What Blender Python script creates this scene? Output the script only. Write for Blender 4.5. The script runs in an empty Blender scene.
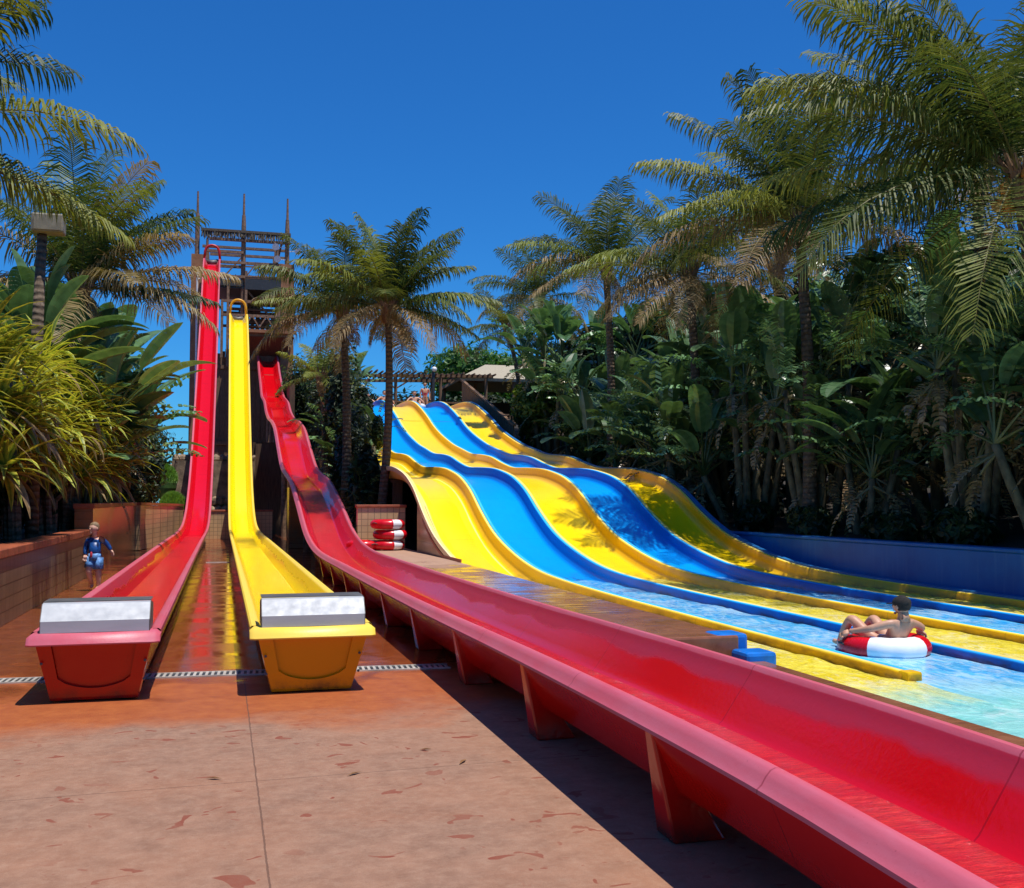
import bpy, bmesh, math, random
from mathutils import Vector, Matrix, noise
R = math.radians
random.seed(7)
scene = bpy.context.scene
col = scene.collection

# ------------------------------------------------------------------ helpers
class MB:
    """collects vertices / faces / per-vertex tints, builds ONE mesh object"""
    def __init__(s):
        s.v = []; s.f = []; s.c = []; s.mi = []; s.cur = 0
    def add(s, vs, fs, c=(1, 1, 1)):
        b = len(s.v); s.v += [tuple(p) for p in vs]
        if isinstance(c, list): s.c += c
        else: s.c += [c] * len(vs)
        s.f += [tuple(b + i for i in f) for f in fs]
        s.mi += [s.cur] * len(fs)
    def box(s, a, b, c=(1, 1, 1), rz=0, piv=None):
        x0, y0, z0 = a; x1, y1, z1 = b
        vs = [(x0,y0,z0),(x1,y0,z0),(x1,y1,z0),(x0,y1,z0),(x0,y0,z1),(x1,y0,z1),(x1,y1,z1),(x0,y1,z1)]
        s.add(vs, [(0,3,2,1),(4,5,6,7),(0,1,5,4),(1,2,6,5),(2,3,7,6),(3,0,4,7)], c)
    def bar(s, p, q, w, h=None, c=(1, 1, 1)):
        p = Vector(p); q = Vector(q); h = h or w
        d = (q - p).normalized()
        u = d.cross(Vector((0, 0, 1)))
        if u.length < .01: u = Vector((1, 0, 0))
        u.normalize(); n = u.cross(d)
        vs = []
        for o in (p, q):
            for a, b in ((-1,-1),(1,-1),(1,1),(-1,1)):
                vs.append(o + u * a * w / 2 + n * b * h / 2)
        s.add(vs, [(0,3,2,1),(4,5,6,7),(0,1,5,4),(1,2,6,5),(2,3,7,6),(3,0,4,7)], c)
    def tube(s, pts, rs, n=8, c=(1, 1, 1), cap=True):
        pts = [Vector(p) for p in pts]
        if not isinstance(rs, (list, tuple)): rs = [rs] * len(pts)
        vs = []; fs = []; ref = Vector((0.03, 1, 0.02))
        for i, p in enumerate(pts):
            t = (pts[min(i+1, len(pts)-1)] - pts[max(i-1, 0)]).normalized()
            u = t.cross(ref)
            if u.length < .05: u = t.cross(Vector((1, 0, 0)))
            u.normalize(); w = t.cross(u)
            for k in range(n):
                a = 2 * math.pi * k / n
                vs.append(p + (u * math.cos(a) + w * math.sin(a)) * rs[i])
        for i in range(len(pts) - 1):
            for k in range(n):
                a = i * n + k; b = i * n + (k + 1) % n
                fs.append((a, b, b + n, a + n))
        if cap:
            fs.append(tuple(range(n))[::-1]); fs.append(tuple((len(pts)-1)*n + k for k in range(n)))
        s.add(vs, fs, c)
    def ball(s, ctr, r, n=12, m=8, c=(1, 1, 1), fn=None):
        rx, ry, rz = r if isinstance(r, (tuple, list)) else (r, r, r)
        vs = [(0, 0, -1)]; 
        for j in range(1, m):
            ph = math.pi * j / m - math.pi / 2
            for k in range(n):
                a = 2 * math.pi * k / n
                vs.append((math.cos(ph) * math.cos(a), math.cos(ph) * math.sin(a), math.sin(ph)))
        vs.append((0, 0, 1))
        fs = []
        for k in range(n):
            fs.append((0, 1 + (k+1) % n, 1 + k))
            fs.append((len(vs)-1, 1 + (m-2)*n + k, 1 + (m-2)*n + (k+1) % n))
            for j in range(m - 2):
                a = 1 + j*n + k; b = 1 + j*n + (k+1) % n
                fs.append((a, b, b + n, a + n))
        out = []
        for x, y, z in vs:
            p = Vector((x, y, z))
            if fn: p = fn(p)
            out.append((ctr[0] + p.x*rx, ctr[1] + p.y*ry, ctr[2] + p.z*rz))
        s.add(out, fs, c)
    def build(s, name, mats, parent=None, smooth=False, loc=None):
        me = bpy.data.meshes.new(name); me.from_pydata(s.v, [], s.f)
        if not isinstance(mats, (list, tuple)): mats = [mats]
        for m in mats: me.materials.append(m)
        if len(mats) > 1: me.polygons.foreach_set('material_index', s.mi)
        at = me.color_attributes.new('tint', 'FLOAT_COLOR', 'POINT')
        flat = []
        for c in s.c: flat += [c[0], c[1], c[2], 1]
        at.data.foreach_set('color', flat)
        if smooth: me.polygons.foreach_set('use_smooth', [True] * len(me.polygons))
        me.update()
        o = bpy.data.objects.new(name, me); col.objects.link(o)
        if parent: o.parent = parent
        if loc: o.location = loc
        return o
def bevel(o, w=.01, seg=2):
    m = o.modifiers.new('bevel', 'BEVEL'); m.width = w; m.segments = seg; m.limit_method = 'ANGLE'; m.angle_limit = R(40)
    return o
def tag(o, label=None, cat=None, group=None, kind=None):
    if label: o['label'] = label
    if cat: o['category'] = cat
    if group: o['group'] = group
    if kind: o['kind'] = kind
    return o
def empty(name, loc, label, cat, group=None, rz=0, sc=1):
    o = bpy.data.objects.new(name, None); col.objects.link(o); o.location = loc
    o.rotation_euler.z = rz; o.scale = (sc, sc, sc); o.empty_display_size = .2
    return tag(o, label, cat, group)
def kids(o): return [c for c in bpy.data.objects if c.parent == o]
def copy_tree(o, parent=None):
    ks = kids(o); c = o.copy(); col.objects.link(c); c.parent = parent
    for k in ks: copy_tree(k, c)
    return c
def lerp(a, b, t): return a + (b - a) * t
def mix3(a, b, t): return tuple(lerp(a[i], b[i], t) for i in range(3))
def crom(pts, step=.4):
    out = []; n = len(pts)
    for i in range(n - 1):
        p0 = pts[max(i-1, 0)]; p1 = pts[i]; p2 = pts[i+1]; p3 = pts[min(i+2, n-1)]
        L = math.dist(p1, p2); k = max(1, int(L / step))
        for j in range(k):
            t = j / k
            q = []
            for d in range(len(p1)):
                # non-uniform safe tangents
                m1 = (p2[d]-p0[d]) * (math.dist(p1, p2) / max(1e-6, math.dist(p0, p2)))
                m2 = (p3[d]-p1[d]) * (math.dist(p1, p2) / max(1e-6, math.dist(p1, p3)))
                t2 = t*t; t3 = t2*t
                q.append((2*t3-3*t2+1)*p1[d] + (t3-2*t2+t)*m1 + (-2*t3+3*t2)*p2[d] + (t3-t2)*m2)
            out.append(tuple(q))
    out.append(pts[-1]); return out

# ------------------------------------------------------------------ materials
class NT:
    def __init__(s, name):
        s.m = bpy.data.materials.new(name); s.m.use_nodes = True
        s.t = s.m.node_tree; s.t.nodes.clear()
        s.out = s.n('ShaderNodeOutputMaterial')
    def n(s, ty, **kw):
        d = s.t.nodes.new(ty)
        for k, v in kw.items():
            if k.startswith('i_'):
                key = k[2:].replace('_', ' ')
                d.inputs[key].default_value = v
            else: setattr(d, k, v)
        return d
    def l(s, a, b): s.t.links.new(a, b); return b.node
    def tex(s): return s.n('ShaderNodeTexCoord')
    def noise(s, vec, scale, detail=4, rough=.55, dist=0, mapsc=None):
        if mapsc:
            mp = s.n('ShaderNodeMapping'); mp.inputs['Scale'].default_value = mapsc; s.l(vec, mp.inputs[0]); vec = mp.outputs[0]
        d = s.n('ShaderNodeTexNoise'); d.inputs['Scale'].default_value = scale; d.inputs['Detail'].default_value = detail
        d.inputs['Roughness'].default_value = rough; d.inputs['Distortion'].default_value = dist
        s.l(vec, d.inputs['Vector']); return d.outputs['Fac']
    def ramp(s, f, a, b, ca=(0,0,0,1), cb=(1,1,1,1)):
        d = s.n('ShaderNodeValToRGB'); e = d.color_ramp.elements
        e[0].position = a; e[1].position = b; e[0].color = ca; e[1].color = cb
        s.l(f, d.inputs[0]); return d.outputs[0]
    def mix(s, f, a, b, blend='MIX'):
        d = s.n('ShaderNodeMix', data_type='RGBA', blend_type=blend)
        for val, sock in ((f, d.inputs[0]), (a, d.inputs[6]), (b, d.inputs[7])):
            if hasattr(val, 'is_linked'): s.l(val, sock)
            else: sock.default_value = val if not isinstance(val, tuple) else (val + (1,) if len(val) == 3 else val)
        return d.outputs[2]
    def math(s, op, a, b=0.0, c=None):
        d = s.n('ShaderNodeMath', operation=op)
        for val, sock in ((a, d.inputs[0]), (b, d.inputs[1])):
            if hasattr(val, 'is_linked'): s.l(val, sock)
            else: sock.default_value = val
        return d.outputs[0]
    def bump(s, h, strength=.3, dist=.02):
        d = s.n('ShaderNodeBump'); d.inputs['Strength'].default_value = strength; d.inputs['Distance'].default_value = dist
        s.l(h, d.inputs['Height']); return d.outputs[0]
    def bsdf(s, colr, rough=.5, spec=.5, normal=None, metal=0, **kw):
        d = s.n('ShaderNodeBsdfPrincipled')
        for val, key in ((colr, 'Base Color'), (rough, 'Roughness'), (metal, 'Metallic'), (spec, 'Specular IOR Level')):
            if hasattr(val, 'is_linked'): s.l(val, d.inputs[key])
            else: d.inputs[key].default_value = val + (1,) if isinstance(val, tuple) and len(val) == 3 else val
        for k, v in kw.items(): d.inputs[k.replace('_', ' ')].default_value = v
        if normal: s.l(normal, d.inputs['Normal'])
        return d
    def fin(s, sh): s.l(sh, s.out.inputs[0]); return s.m

def simple(name, c, rough=.5, var=.25, sc=6, metal=0, bump=.15, spec=.5, tint=False, mapsc=None):
    t = NT(name); tc = t.tex().outputs['Object']
    f = t.noise(tc, sc, 5, mapsc=mapsc); f2 = t.noise(tc, sc * 7, 3)
    dark = tuple(x * (1 - var) for x in c); lite = tuple(min(1, x * (1 + var)) for x in c)
    cc = t.mix(t.ramp(f, .3, .7), dark, lite)
    if tint:
        a = t.n('ShaderNodeAttribute', attribute_name='tint'); cc = t.mix(1.0, cc, a.outputs['Color'], 'MULTIPLY')
    b = t.bsdf(cc, t.ramp(f2, .2, .8, (rough*.8,)*3+(1,), (min(1, rough*1.2),)*3+(1,)), spec, t.bump(f2, bump, .01), metal)
    return t.fin(b.outputs[0])

def gel(name, c, faded, mid_, shade_, lo=-.2, hi=-.05, rough=.22, wet_rough=.12, spec=.45):
    """glossy painted fibreglass: saturated deep inside, chalky and faded near the rim (tint.r carries height)"""
    t = NT(name); tc = t.tex().outputs['Object']
    a = t.n('ShaderNodeAttribute', attribute_name='tint')
    sp = t.n('ShaderNodeSeparateColor'); t.l(a.outputs['Color'], sp.inputs[0])
    n1 = t.noise(tc, 1.1, 6, .6, mapsc=(1, .6, 1)); n2 = t.noise(tc, 28, 3); n3 = t.noise(tc, 5, 6, .7, mapsc=(1, .25, 1))
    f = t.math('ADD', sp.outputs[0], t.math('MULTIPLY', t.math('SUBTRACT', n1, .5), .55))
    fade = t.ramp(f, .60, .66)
    lit = t.mix(t.ramp(n3, .35, .75), faded, mix3(faded, c, .45))  # faded, chalky lip colour
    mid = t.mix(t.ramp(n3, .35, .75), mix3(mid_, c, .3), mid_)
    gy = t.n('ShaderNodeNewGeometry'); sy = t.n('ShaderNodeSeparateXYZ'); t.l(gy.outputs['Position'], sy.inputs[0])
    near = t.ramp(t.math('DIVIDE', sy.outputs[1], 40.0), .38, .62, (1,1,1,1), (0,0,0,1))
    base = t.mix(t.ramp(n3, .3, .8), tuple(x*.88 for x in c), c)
    base = t.mix(t.math('MULTIPLY', sp.outputs[1], 1.0), base, shade_)  # tint.g paints shade into outer shells, end boxes and the dividers' near faces
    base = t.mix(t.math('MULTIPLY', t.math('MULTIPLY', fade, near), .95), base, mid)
    lipf = t.ramp(t.math('ADD', sp.outputs[0], t.math('MULTIPLY', t.math('SUBTRACT', n1, .5), .12)), .93, .96)
    cc = t.mix(t.math('MULTIPLY', lipf, .9), base, lit)
    seam = t.math('LESS_THAN', t.math('ABSOLUTE', t.math('SUBTRACT', t.math('FRACT', t.math('DIVIDE', sy.outputs[1], 2.05)), .62)), .0022)
    cc = t.mix(t.math('MULTIPLY', seam, .55), cc, tuple(x*.3 for x in c))
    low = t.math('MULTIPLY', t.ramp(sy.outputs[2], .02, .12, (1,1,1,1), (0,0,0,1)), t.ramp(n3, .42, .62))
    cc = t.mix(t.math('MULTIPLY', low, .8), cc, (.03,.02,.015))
    # small stains
    st = t.ramp(t.noise(tc, 60, 2), .72, .76)
    cc = t.mix(t.math('MULTIPLY', t.math('MULTIPLY', st, near), .35), cc, tuple(x*.35 for x in c))
    rg = t.mix(fade, (wet_rough,)*3, (rough + .2,)*3)
    peel = t.mix(lipf, n2, t.noise(tc, 45, 5, .75)); b = t.bsdf(cc, rg, spec, t.bump(t.mix(.35, peel, n3), .28, .006)); return t.fin(b.outputs[0])

def foliage(name, tr=.35, rough=.45, spec=.35, sc=9):
    t = NT(name); tc = t.tex().outputs['Object']
    a = t.n('ShaderNodeAttribute', attribute_name='tint')
    oi = t.n('ShaderNodeObjectInfo')
    n = t.noise(tc, sc, 3)
    v = t.ramp(n, .25, .75, (.6, .6, .6, 1), (1.3, 1.3, 1.3, 1))
    cc = t.mix(1.0, a.outputs['Color'], v, 'MULTIPLY')
    hs = t.n('ShaderNodeHueSaturation'); t.l(cc, hs.inputs['Color'])
    t.l(t.math('ADD', t.math('MULTIPLY', oi.outputs['Random'], .03), .485), hs.inputs['Hue'])
    cc = hs.outputs[0]
    b = t.bsdf(cc, rough, spec); trn = t.n('ShaderNodeBsdfTranslucent'); t.l(t.mix(1.0, cc, (1.3, 1.25, .6), 'MULTIPLY'), trn.inputs[0])
    ms = t.n('ShaderNodeMixShader'); ms.inputs[0].default_value = tr
    t.l(b.outputs[0], ms.inputs[1]); t.l(trn.outputs[0], ms.inputs[2]); return t.fin(ms.outputs[0])

M = {}
RED = (.62, .002, .008); PINK = (.55, .135, .18)
YEL = (1.0, .70, .0); YFADE = (.86, .60, .10)
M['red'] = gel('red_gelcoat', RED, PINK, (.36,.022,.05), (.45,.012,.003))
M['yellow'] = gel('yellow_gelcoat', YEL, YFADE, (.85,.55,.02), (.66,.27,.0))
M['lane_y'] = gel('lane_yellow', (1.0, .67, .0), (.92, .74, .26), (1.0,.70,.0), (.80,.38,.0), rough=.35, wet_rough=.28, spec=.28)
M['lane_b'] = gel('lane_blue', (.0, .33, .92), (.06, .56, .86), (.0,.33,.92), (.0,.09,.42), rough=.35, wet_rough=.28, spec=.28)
M['lane_cream'] = simple('cream_edge', (.88, .72, .38), .4, .08)
M['leaf'] = foliage('leaf_surface')
M['palmleaf'] = foliage('palm_leaflet', .3, .5, .28)
M['paddle'] = foliage('paddle_leaf', .25, .3, .5, 4)
M['strap'] = foliage('strap_leaf', .3, .4, .4)
M['alu'] = simple('aluminium', (.40, .41, .42), .6, .12, 2, metal=.25, bump=.05, mapsc=(1, 1, 6))
M['alu_dark'] = simple('dark_metal', (.09, .085, .08), .5, .3)
M['steel'] = simple('rusty_steel', (.21, .12, .07), .7, .5, 9)
M['steel_dark'] = simple('black_steel', (.03, .032, .035), .5, .3, 9)
M['wood'] = simple('weathered_wood', (.17, .095, .05), .8, .5, 5, mapsc=(6, 6, .6))
M['wood_dark'] = simple('dark_timber', (.10, .055, .03), .85, .5, 5, mapsc=(5, 5, .4))
M['thatch'] = simple('thatch', (.10, .08, .055), .95, .6, 12, mapsc=(6, 6, 1), bump=.6)
M['thatch_pale'] = simple('pale_thatch', (.36, .31, .22), .95, .35, 10, mapsc=(6, 2, 2), bump=.5)
M['trunk'] = None
M['white'] = simple('white_paint', (.75, .75, .73), .45, .1)
M['dull_lamp'] = simple('dull_lamp_glass', (.22, .19, .13), .5, .3)
M['lampglass'] = simple('lamp_glass', (.7, .72, .75), .15, .1)
M['rubber_red'] = simple('red_vinyl', (.62, .004, .012), .28, .12, 9, bump=.12)
M['rubber_white'] = simple('white_vinyl', (.80, .80, .82), .32, .06, 9, bump=.12)
M['skin'] = simple('skin', (.52, .27, .17), .5, .12, 12, bump=.05)
M['skin_pale'] = simple('pale_skin', (.66, .38, .28), .5, .1, 12, bump=.05)
M['hair'] = simple('dark_hair', (.014, .010, .008), .85, .5, 40, bump=.6)
M['hair_fair'] = simple('fair_hair', (.22, .14, .07), .6, .4, 40, bump=.6)
M['rash'] = simple('rashguard', (.006, .055, .22), .4, .6, 14, bump=.05)
M['shorts'] = simple('patterned_shorts', (.10, .25, .55), .6, .9, 16)
M['cloth_red'] = simple('red_cloth', (.5, .03, .05), .7, .2)
M['eye'] = simple('dark_eye', (.02, .015, .012), .2, .1)
M['coping'] = simple('terracotta_coping', (.34, .085, .035), .5, .35, 7)
M['stem'] = simple('pale_stem', (.11, .095, .05), .8, .6, 5, mapsc=(2, 2, 1.2))
M['rock'] = simple('stacked_rock', (.24, .17, .11), .9, .5, 3, bump=.9)
M['blue_pad'] = simple('blue_paint', (.0, .14, .52), .45, .3, 6)
M['drygrass'] = simple('dry_leaf', (.22, .10, .03), .7, .4, 20)
M['spear'] = simple('young_spear', (.16, .38, .02), .45, .2, 8)
M['husk'] = simple('orange_husk', (.42, .16, .02), .6, .4, 12)

def mat_bluewall():
    t = NT('blue_pool_paint'); tc = t.tex().outputs['Object']
    n1 = t.noise(tc, .8, 6, .65); n2 = t.noise(tc, 9, 5, .7); dr = t.noise(tc, 3, 4, .6, mapsc=(1, 3, .15))
    cc = t.mix(t.ramp(n1, .35, .7), (.004, .10, .34), (.012, .17, .46))
    cc = t.mix(t.math('MULTIPLY', t.ramp(dr, .55, .8), .5), cc, (.10, .24, .45))
    cc = t.mix(t.math('MULTIPLY', t.ramp(n2, .66, .74), .5), cc, (.03, .05, .08))
    return t.fin(t.bsdf(cc, .5, .4, t.bump(n2, .2, .01)).outputs[0])
M['bluewall'] = mat_bluewall()

def mat_trunk():
    t = NT('palm_trunk'); tc = t.tex().outputs['Object']
    w = t.n('ShaderNodeTexWave', wave_type='BANDS', bands_direction='Z'); w.inputs['Scale'].default_value = 2.6
    w.inputs['Distortion'].default_value = 2.5; w.inputs['Detail'].default_value = 3; w.inputs['Detail Scale'].default_value = 2
    t.l(tc, w.inputs['Vector']); n = t.noise(tc, 14, 5, .7)
    cc = t.mix(t.ramp(n, .3, .75), (.085, .055, .035), (.26, .20, .145))
    cc = t.mix(t.math('MULTIPLY', t.ramp(w.outputs['Fac'], .0, .35), .6), t.mix(.6, cc, (.03, .02, .012)), cc)
    return t.fin(t.bsdf(cc, .85, .2, t.bump(w.outputs['Fac'], .6, .03)).outputs[0])
M['trunk'] = mat_trunk()

def mat_tiles(name, c1, c2, mort, bw=.24, bh=.16, axis='Y', rough=.35, orange=0):
    """glazed wall tiles; axis = horizontal run of the wall"""
    t = NT(name); g = t.n('ShaderNodeNewGeometry'); sp = t.n('ShaderNodeSeparateXYZ'); t.l(g.outputs['Position'], sp.inputs[0])
    cb = t.n('ShaderNodeCombineXYZ'); t.l(sp.outputs[0 if axis == 'X' else 1], cb.inputs[0]); t.l(sp.outputs[2], cb.inputs[1])
    b = t.n('ShaderNodeTexBrick'); b.offset = 0; b.inputs['Scale'].default_value = 1
    b.inputs['Brick Width'].default_value = bw; b.inputs['Row Height'].default_value = bh
    b.inputs['Mortar Size'].default_value = .008; b.inputs['Mortar Smooth'].default_value = .2
    b.inputs['Color1'].default_value = c1 + (1,); b.inputs['Color2'].default_value = c2 + (1,); b.inputs['Mortar'].default_value = mort + (1,)
    t.l(cb.outputs[0], b.inputs['Vector'])
    n = t.noise(g.outputs['Position'], 1.4, 6, .65); dr = t.noise(g.outputs['Position'], 4, 4, .6, mapsc=(1.5, 1.5, .12))
    cc = t.mix(t.math('MULTIPLY', t.ramp(n, .4, .75), .55), b.outputs['Color'], tuple(x*.45 for x in c1))
    cc = t.mix(t.math('MULTIPLY', t.ramp(dr, .55, .8), .45), cc, tuple(x*.35 for x in c2))
    if orange: cc = t.mix(t.math('MULTIPLY', t.ramp(n, .35, .6), orange), cc, (.42, .12, .03))
    bs = t.bsdf(cc, rough, .5, t.bump(b.outputs['Fac'], -.4, .006)); return t.fin(bs.outputs[0])
M['tile_l'] = mat_tiles('brown_wall_tiles', (.24, .15, .085), (.19, .12, .07), (.06, .035, .02), axis='Y')
M['tile_lo'] = mat_tiles('orange_wet_tiles', (.26, .15, .08), (.20, .11, .06), (.06, .035, .02), axis='Y', rough=.2, orange=.8)
M['tile_b'] = mat_tiles('beige_wall_tiles', (.66, .43, .22), (.58, .38, .20), (.26, .16, .09), .15, .15, axis='X')
M['tile_by'] = mat_tiles('beige_side_tiles', (.50, .31, .17), (.44, .27, .15), (.30, .18, .10), .6, .6, axis='Y', rough=.3)

def mat_pillar():
    t = NT('brown_render'); tc = t.tex().outputs['Object']
    n = t.noise(tc, 3, 6, .7); n2 = t.noise(tc, 25, 4)
    cc = t.mix(t.ramp(n, .3, .7), (.24, .11, .055), (.38, .19, .10))
    return t.fin(t.bsdf(cc, .85, .2, t.bump(n2, .4, .02)).outputs[0])
M['pillar'] = mat_pillar()

def mat_ground():
    t = NT('terracotta_concrete'); g = t.n('ShaderNodeNewGeometry'); P = g.outputs['Position']
    sp = t.n('ShaderNodeSeparateXYZ'); t.l(P, sp.inputs[0])
    n1 = t.noise(P, .8, 6, .6); n2 = t.noise(P, 6, 8, .7); n3 = t.noise(P, 60, 3); n4 = t.noise(P, 2.2, 3, .5, dist=.6)
    dry = t.mix(t.ramp(n2, .3, .72), (.19, .095, .057), (.33, .182, .115))
    dry = t.mix(t.math('MULTIPLY', t.ramp(n1, .4, .7), .45), dry, (.40, .17, .085))
    dry = t.mix(t.math('MULTIPLY', t.ramp(n3, .60, .72), .25), dry, (.20, .10, .06))
    damp = t.mix(t.ramp(n2, .3, .7), (.27, .058, .012), (.38, .105, .022))
    wet = t.mix(t.ramp(n2, .3, .7), (.15, .035, .012), (.26, .068, .02))
    yy = t.math('ADD', sp.outputs[1], t.math('MULTIPLY', t.math('SUBTRACT', n1, .5), 2.2))
    fd = t.ramp(t.math('DIVIDE', yy, 10.0), .71, .775)            # damp beyond ~7.5 m
    fw = t.ramp(t.math('DIVIDE', t.math('ADD', sp.outputs[1], t.math('MULTIPLY', t.math('SUBTRACT', n4, .5), 5)), 10.0), .87, 1.02)
    # splashes on the dry part (footprints and drops)
    def blots(rot_, sc_, lo, ns):
        mp = t.n('ShaderNodeMapping'); mp.inputs['Rotation'].default_value = (0, 0, rot_); mp.inputs['Scale'].default_value = sc_; mp.inputs['Location'].default_value = (rot_*7, ns, 0); t.l(P, mp.inputs[0])
        v = t.n('ShaderNodeTexNoise'); v.inputs['Scale'].default_value = ns; v.inputs['Detail'].default_value = 2.5; v.inputs['Roughness'].default_value = .5; v.inputs['Distortion'].default_value = .9; t.l(mp.outputs[0], v.inputs['Vector'])
        return t.ramp(v.outputs['Fac'], lo, lo + .012)
    msk = t.ramp(t.noise(P, .9, 2), .42, .58)
    spl = t.math('MAXIMUM', blots(.7, (2.8, 3.8, 1), .665, 1.25), t.math('MAXIMUM', t.math('MULTIPLY', blots(2.0, (3.2, 4.2, 1), .66, 1.7), msk), t.math('MULTIPLY', blots(-.5, (3, 3.4, 1), .71, 3.0), msk)))
    spl = t.math('MULTIPLY', spl, t.math('ADD', t.math('MULTIPLY', t.ramp(n2, .35, .65), .4), .6))
    soft = t.math('MULTIPLY', t.ramp(t.noise(P, .55, 5, .65, dist=.4), .52, .66), .65)
    dry = t.mix(soft, dry, t.mix(t.ramp(n2, .3, .7), (.22, .085, .04), (.32, .14, .075)))
    dry = t.mix(t.math('MULTIPLY', t.ramp(t.noise(P, 17, 4, .7), .45, .7), .3), dry, (.42, .27, .18))
    n5 = t.noise(P, 220, 2, .5)
    dry = t.mix(t.math('MULTIPLY', t.ramp(n5, .42, .7), .35), dry, (.14, .07, .04))
    cc = t.mix(spl, dry, (.20, .045, .02))
    cc = t.mix(fd, cc, damp); cc = t.mix(fw, cc, wet)
    # joints
    def line(coord, pos, w, wob):
        d = t.math('ABSOLUTE', t.math('SUBTRACT', t.math('ADD', coord, t.math('MULTIPLY', t.math('SUBTRACT', n2, .5), wob)), pos))
        return t.math('LESS_THAN', d, w)
    j = t.math('MAXIMUM', line(sp.outputs[0], .20, .0045, .02), line(t.math('ADD', sp.outputs[1], t.math('MULTIPLY', sp.outputs[0], -.04)), 5.85, .004, .02))
    cc = t.mix(t.math('MULTIPLY', j, .75), cc, (.10, .045, .025))
    rough = t.mix(fd, (.85,)*3, (.62,)*3); rough = t.mix(fw, rough, t.mix(t.ramp(n4, .42, .6), (.05,)*3, (.22,)*3))
    h = t.mix(fw, t.mix(.5, n2, n3), t.mix(.15, (.5,)*3, n2))
    bs = t.bsdf(cc, rough, .5, t.bump(h, .22, .02)); return t.fin(bs.outputs[0])
M['ground'] = mat_ground()
def mat_deck():
    t = NT('wet_deck'); P = t.n('ShaderNodeNewGeometry').outputs['Position']
    sp = t.n('ShaderNodeSeparateXYZ'); t.l(P, sp.inputs[0])
    n2 = t.noise(P, 5, 8, .7); n4 = t.noise(P, 1.6, 3, .5, dist=.6)
    cc = t.mix(t.ramp(n2, .3, .7), (.17, .06, .028), (.30, .12, .06))
    f = t.ramp(t.math('DIVIDE', t.math('ADD', sp.outputs[1], t.math('MULTIPLY', t.math('SUBTRACT', n4, .5), 6)), 20.0), .86, .92)
    cc = t.mix(f, cc, t.mix(t.ramp(n2, .3, .7), (.34, .19, .12), (.44, .27, .18)))
    rough = t.mix(f, t.mix(t.ramp(n4, .4, .6), (.06,)*3, (.30,)*3), (.7,)*3)
    mp = t.noise(P, 2.2, 2, .5, mapsc=(.8, 4, 1))
    return t.fin(t.bsdf(cc, rough, .5, t.bump(mp, .35, .03)).outputs[0])
M['deck'] = mat_deck()
M['soil'] = simple('garden_soil', (.022, .016, .010), .95, .5, 2, bump=.8)

def mat_water(name, deep, light, foam, fs=3.0, foamamt=.66, st=.6, sc=(1, 1, 1), rough=.06, white=(.85, .9, .9), fade=False):
    t = NT(name); P = t.n('ShaderNodeNewGeometry').outputs['Position']
    n = t.noise(P, fs, 6, .62, 1.2, mapsc=sc); n2 = t.noise(P, fs * 3.2, 4, .6, .6, mapsc=sc); n3 = t.noise(P, fs*.4, 3)
    cc = t.mix(t.ramp(n, .35, .65), deep, light)
    cc = t.mix(t.math('MULTIPLY', t.ramp(t.math('ADD', t.math('MULTIPLY', n2, .6), t.math('MULTIPLY', n3, .5)), foamamt - .06, foamamt + .05), foam), cc, white)
    if fade:   # the painted bed sinks out of sight into the pool
        sp = t.n('ShaderNodeSeparateXYZ'); t.l(P, sp.inputs[0])
        yy = t.math('ADD', t.math('MULTIPLY', sp.outputs[1], .1), t.math('MULTIPLY', t.math('SUBTRACT', n, .5), .10))
        pc = t.mix(t.ramp(n, .35, .65), (.20, .60, .56), (.38, .76, .70))
        cc = t.mix(t.ramp(yy, .66, .755), pc, cc)
    h = t.mix(.4, n, n2)
    return t.fin(t.bsdf(cc, rough, .5, t.bump(h, st, .08)).outputs[0])
M['pool'] = mat_water('pool_water', (.20, .60, .56), (.38, .76, .70), .4, 2.6, .64, .38)
M['w_yel'] = mat_water('water_on_yellow', (.80, .62, .0), (.95, .82, .12), .35, 3.2, .62, .8, (1.8, .8, 1), fade=True)
M['w_blue'] = mat_water('water_on_blue', (.02, .36, .82), (.14, .58, .88), .6, 2.4, .56, .45, (1.8, .7, 1), white=(.62,.82,.90), fade=True)
M['w_red'] = mat_water('water_on_red', (.48, .004, .01), (.62, .02, .015), .0, 5, .9, .9, (.8, 2.6, 1))
M['w_yel2'] = mat_water('water_in_yellow_chute', (.84, .54, .0), (.95, .74, .01), .0, 5, .9, .9, (.8, 2.6, 1))

# ------------------------------------------------------------------ camera, light, world
F = 1050; yaw = 15.4188; pitch = 3.0529
cd = bpy.data.cameras.new('camera'); cam = bpy.data.objects.new('camera', cd); col.objects.link(cam)
cd.sensor_width = 36; cd.lens = 36 * F / 1024; cd.clip_end = 3000; cd.clip_start = .05
cam.location = (0, 0, 1.5); cam.rotation_euler = (R(90 + pitch), 0, R(-yaw)); scene.camera = cam
sv = Vector((.17, -.24, 1)).normalized()
el = math.asin(sv.z); azi = math.atan2(sv.x, sv.y)
sd = bpy.data.lights.new('sun', 'SUN'); sd.energy = 5.4; sd.angle = R(.53); sd.color = (1, .955, .88)
so = bpy.data.objects.new('sun', sd); col.objects.link(so); so.rotation_euler = sv.to_track_quat('Z', 'Y').to_euler()
w = bpy.data.worlds.new('World'); scene.world = w; w.use_nodes = True; nt = w.node_tree
bg = nt.nodes['Background']; sk = nt.nodes.new('ShaderNodeTexSky'); sk.sky_type = 'NISHITA'; sk.sun_disc = False
sk.sun_elevation = el; sk.sun_rotation = azi; sk.air_density = 1.0; sk.dust_density = .2; sk.ozone_density = 3.5; sk.altitude = 50
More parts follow.
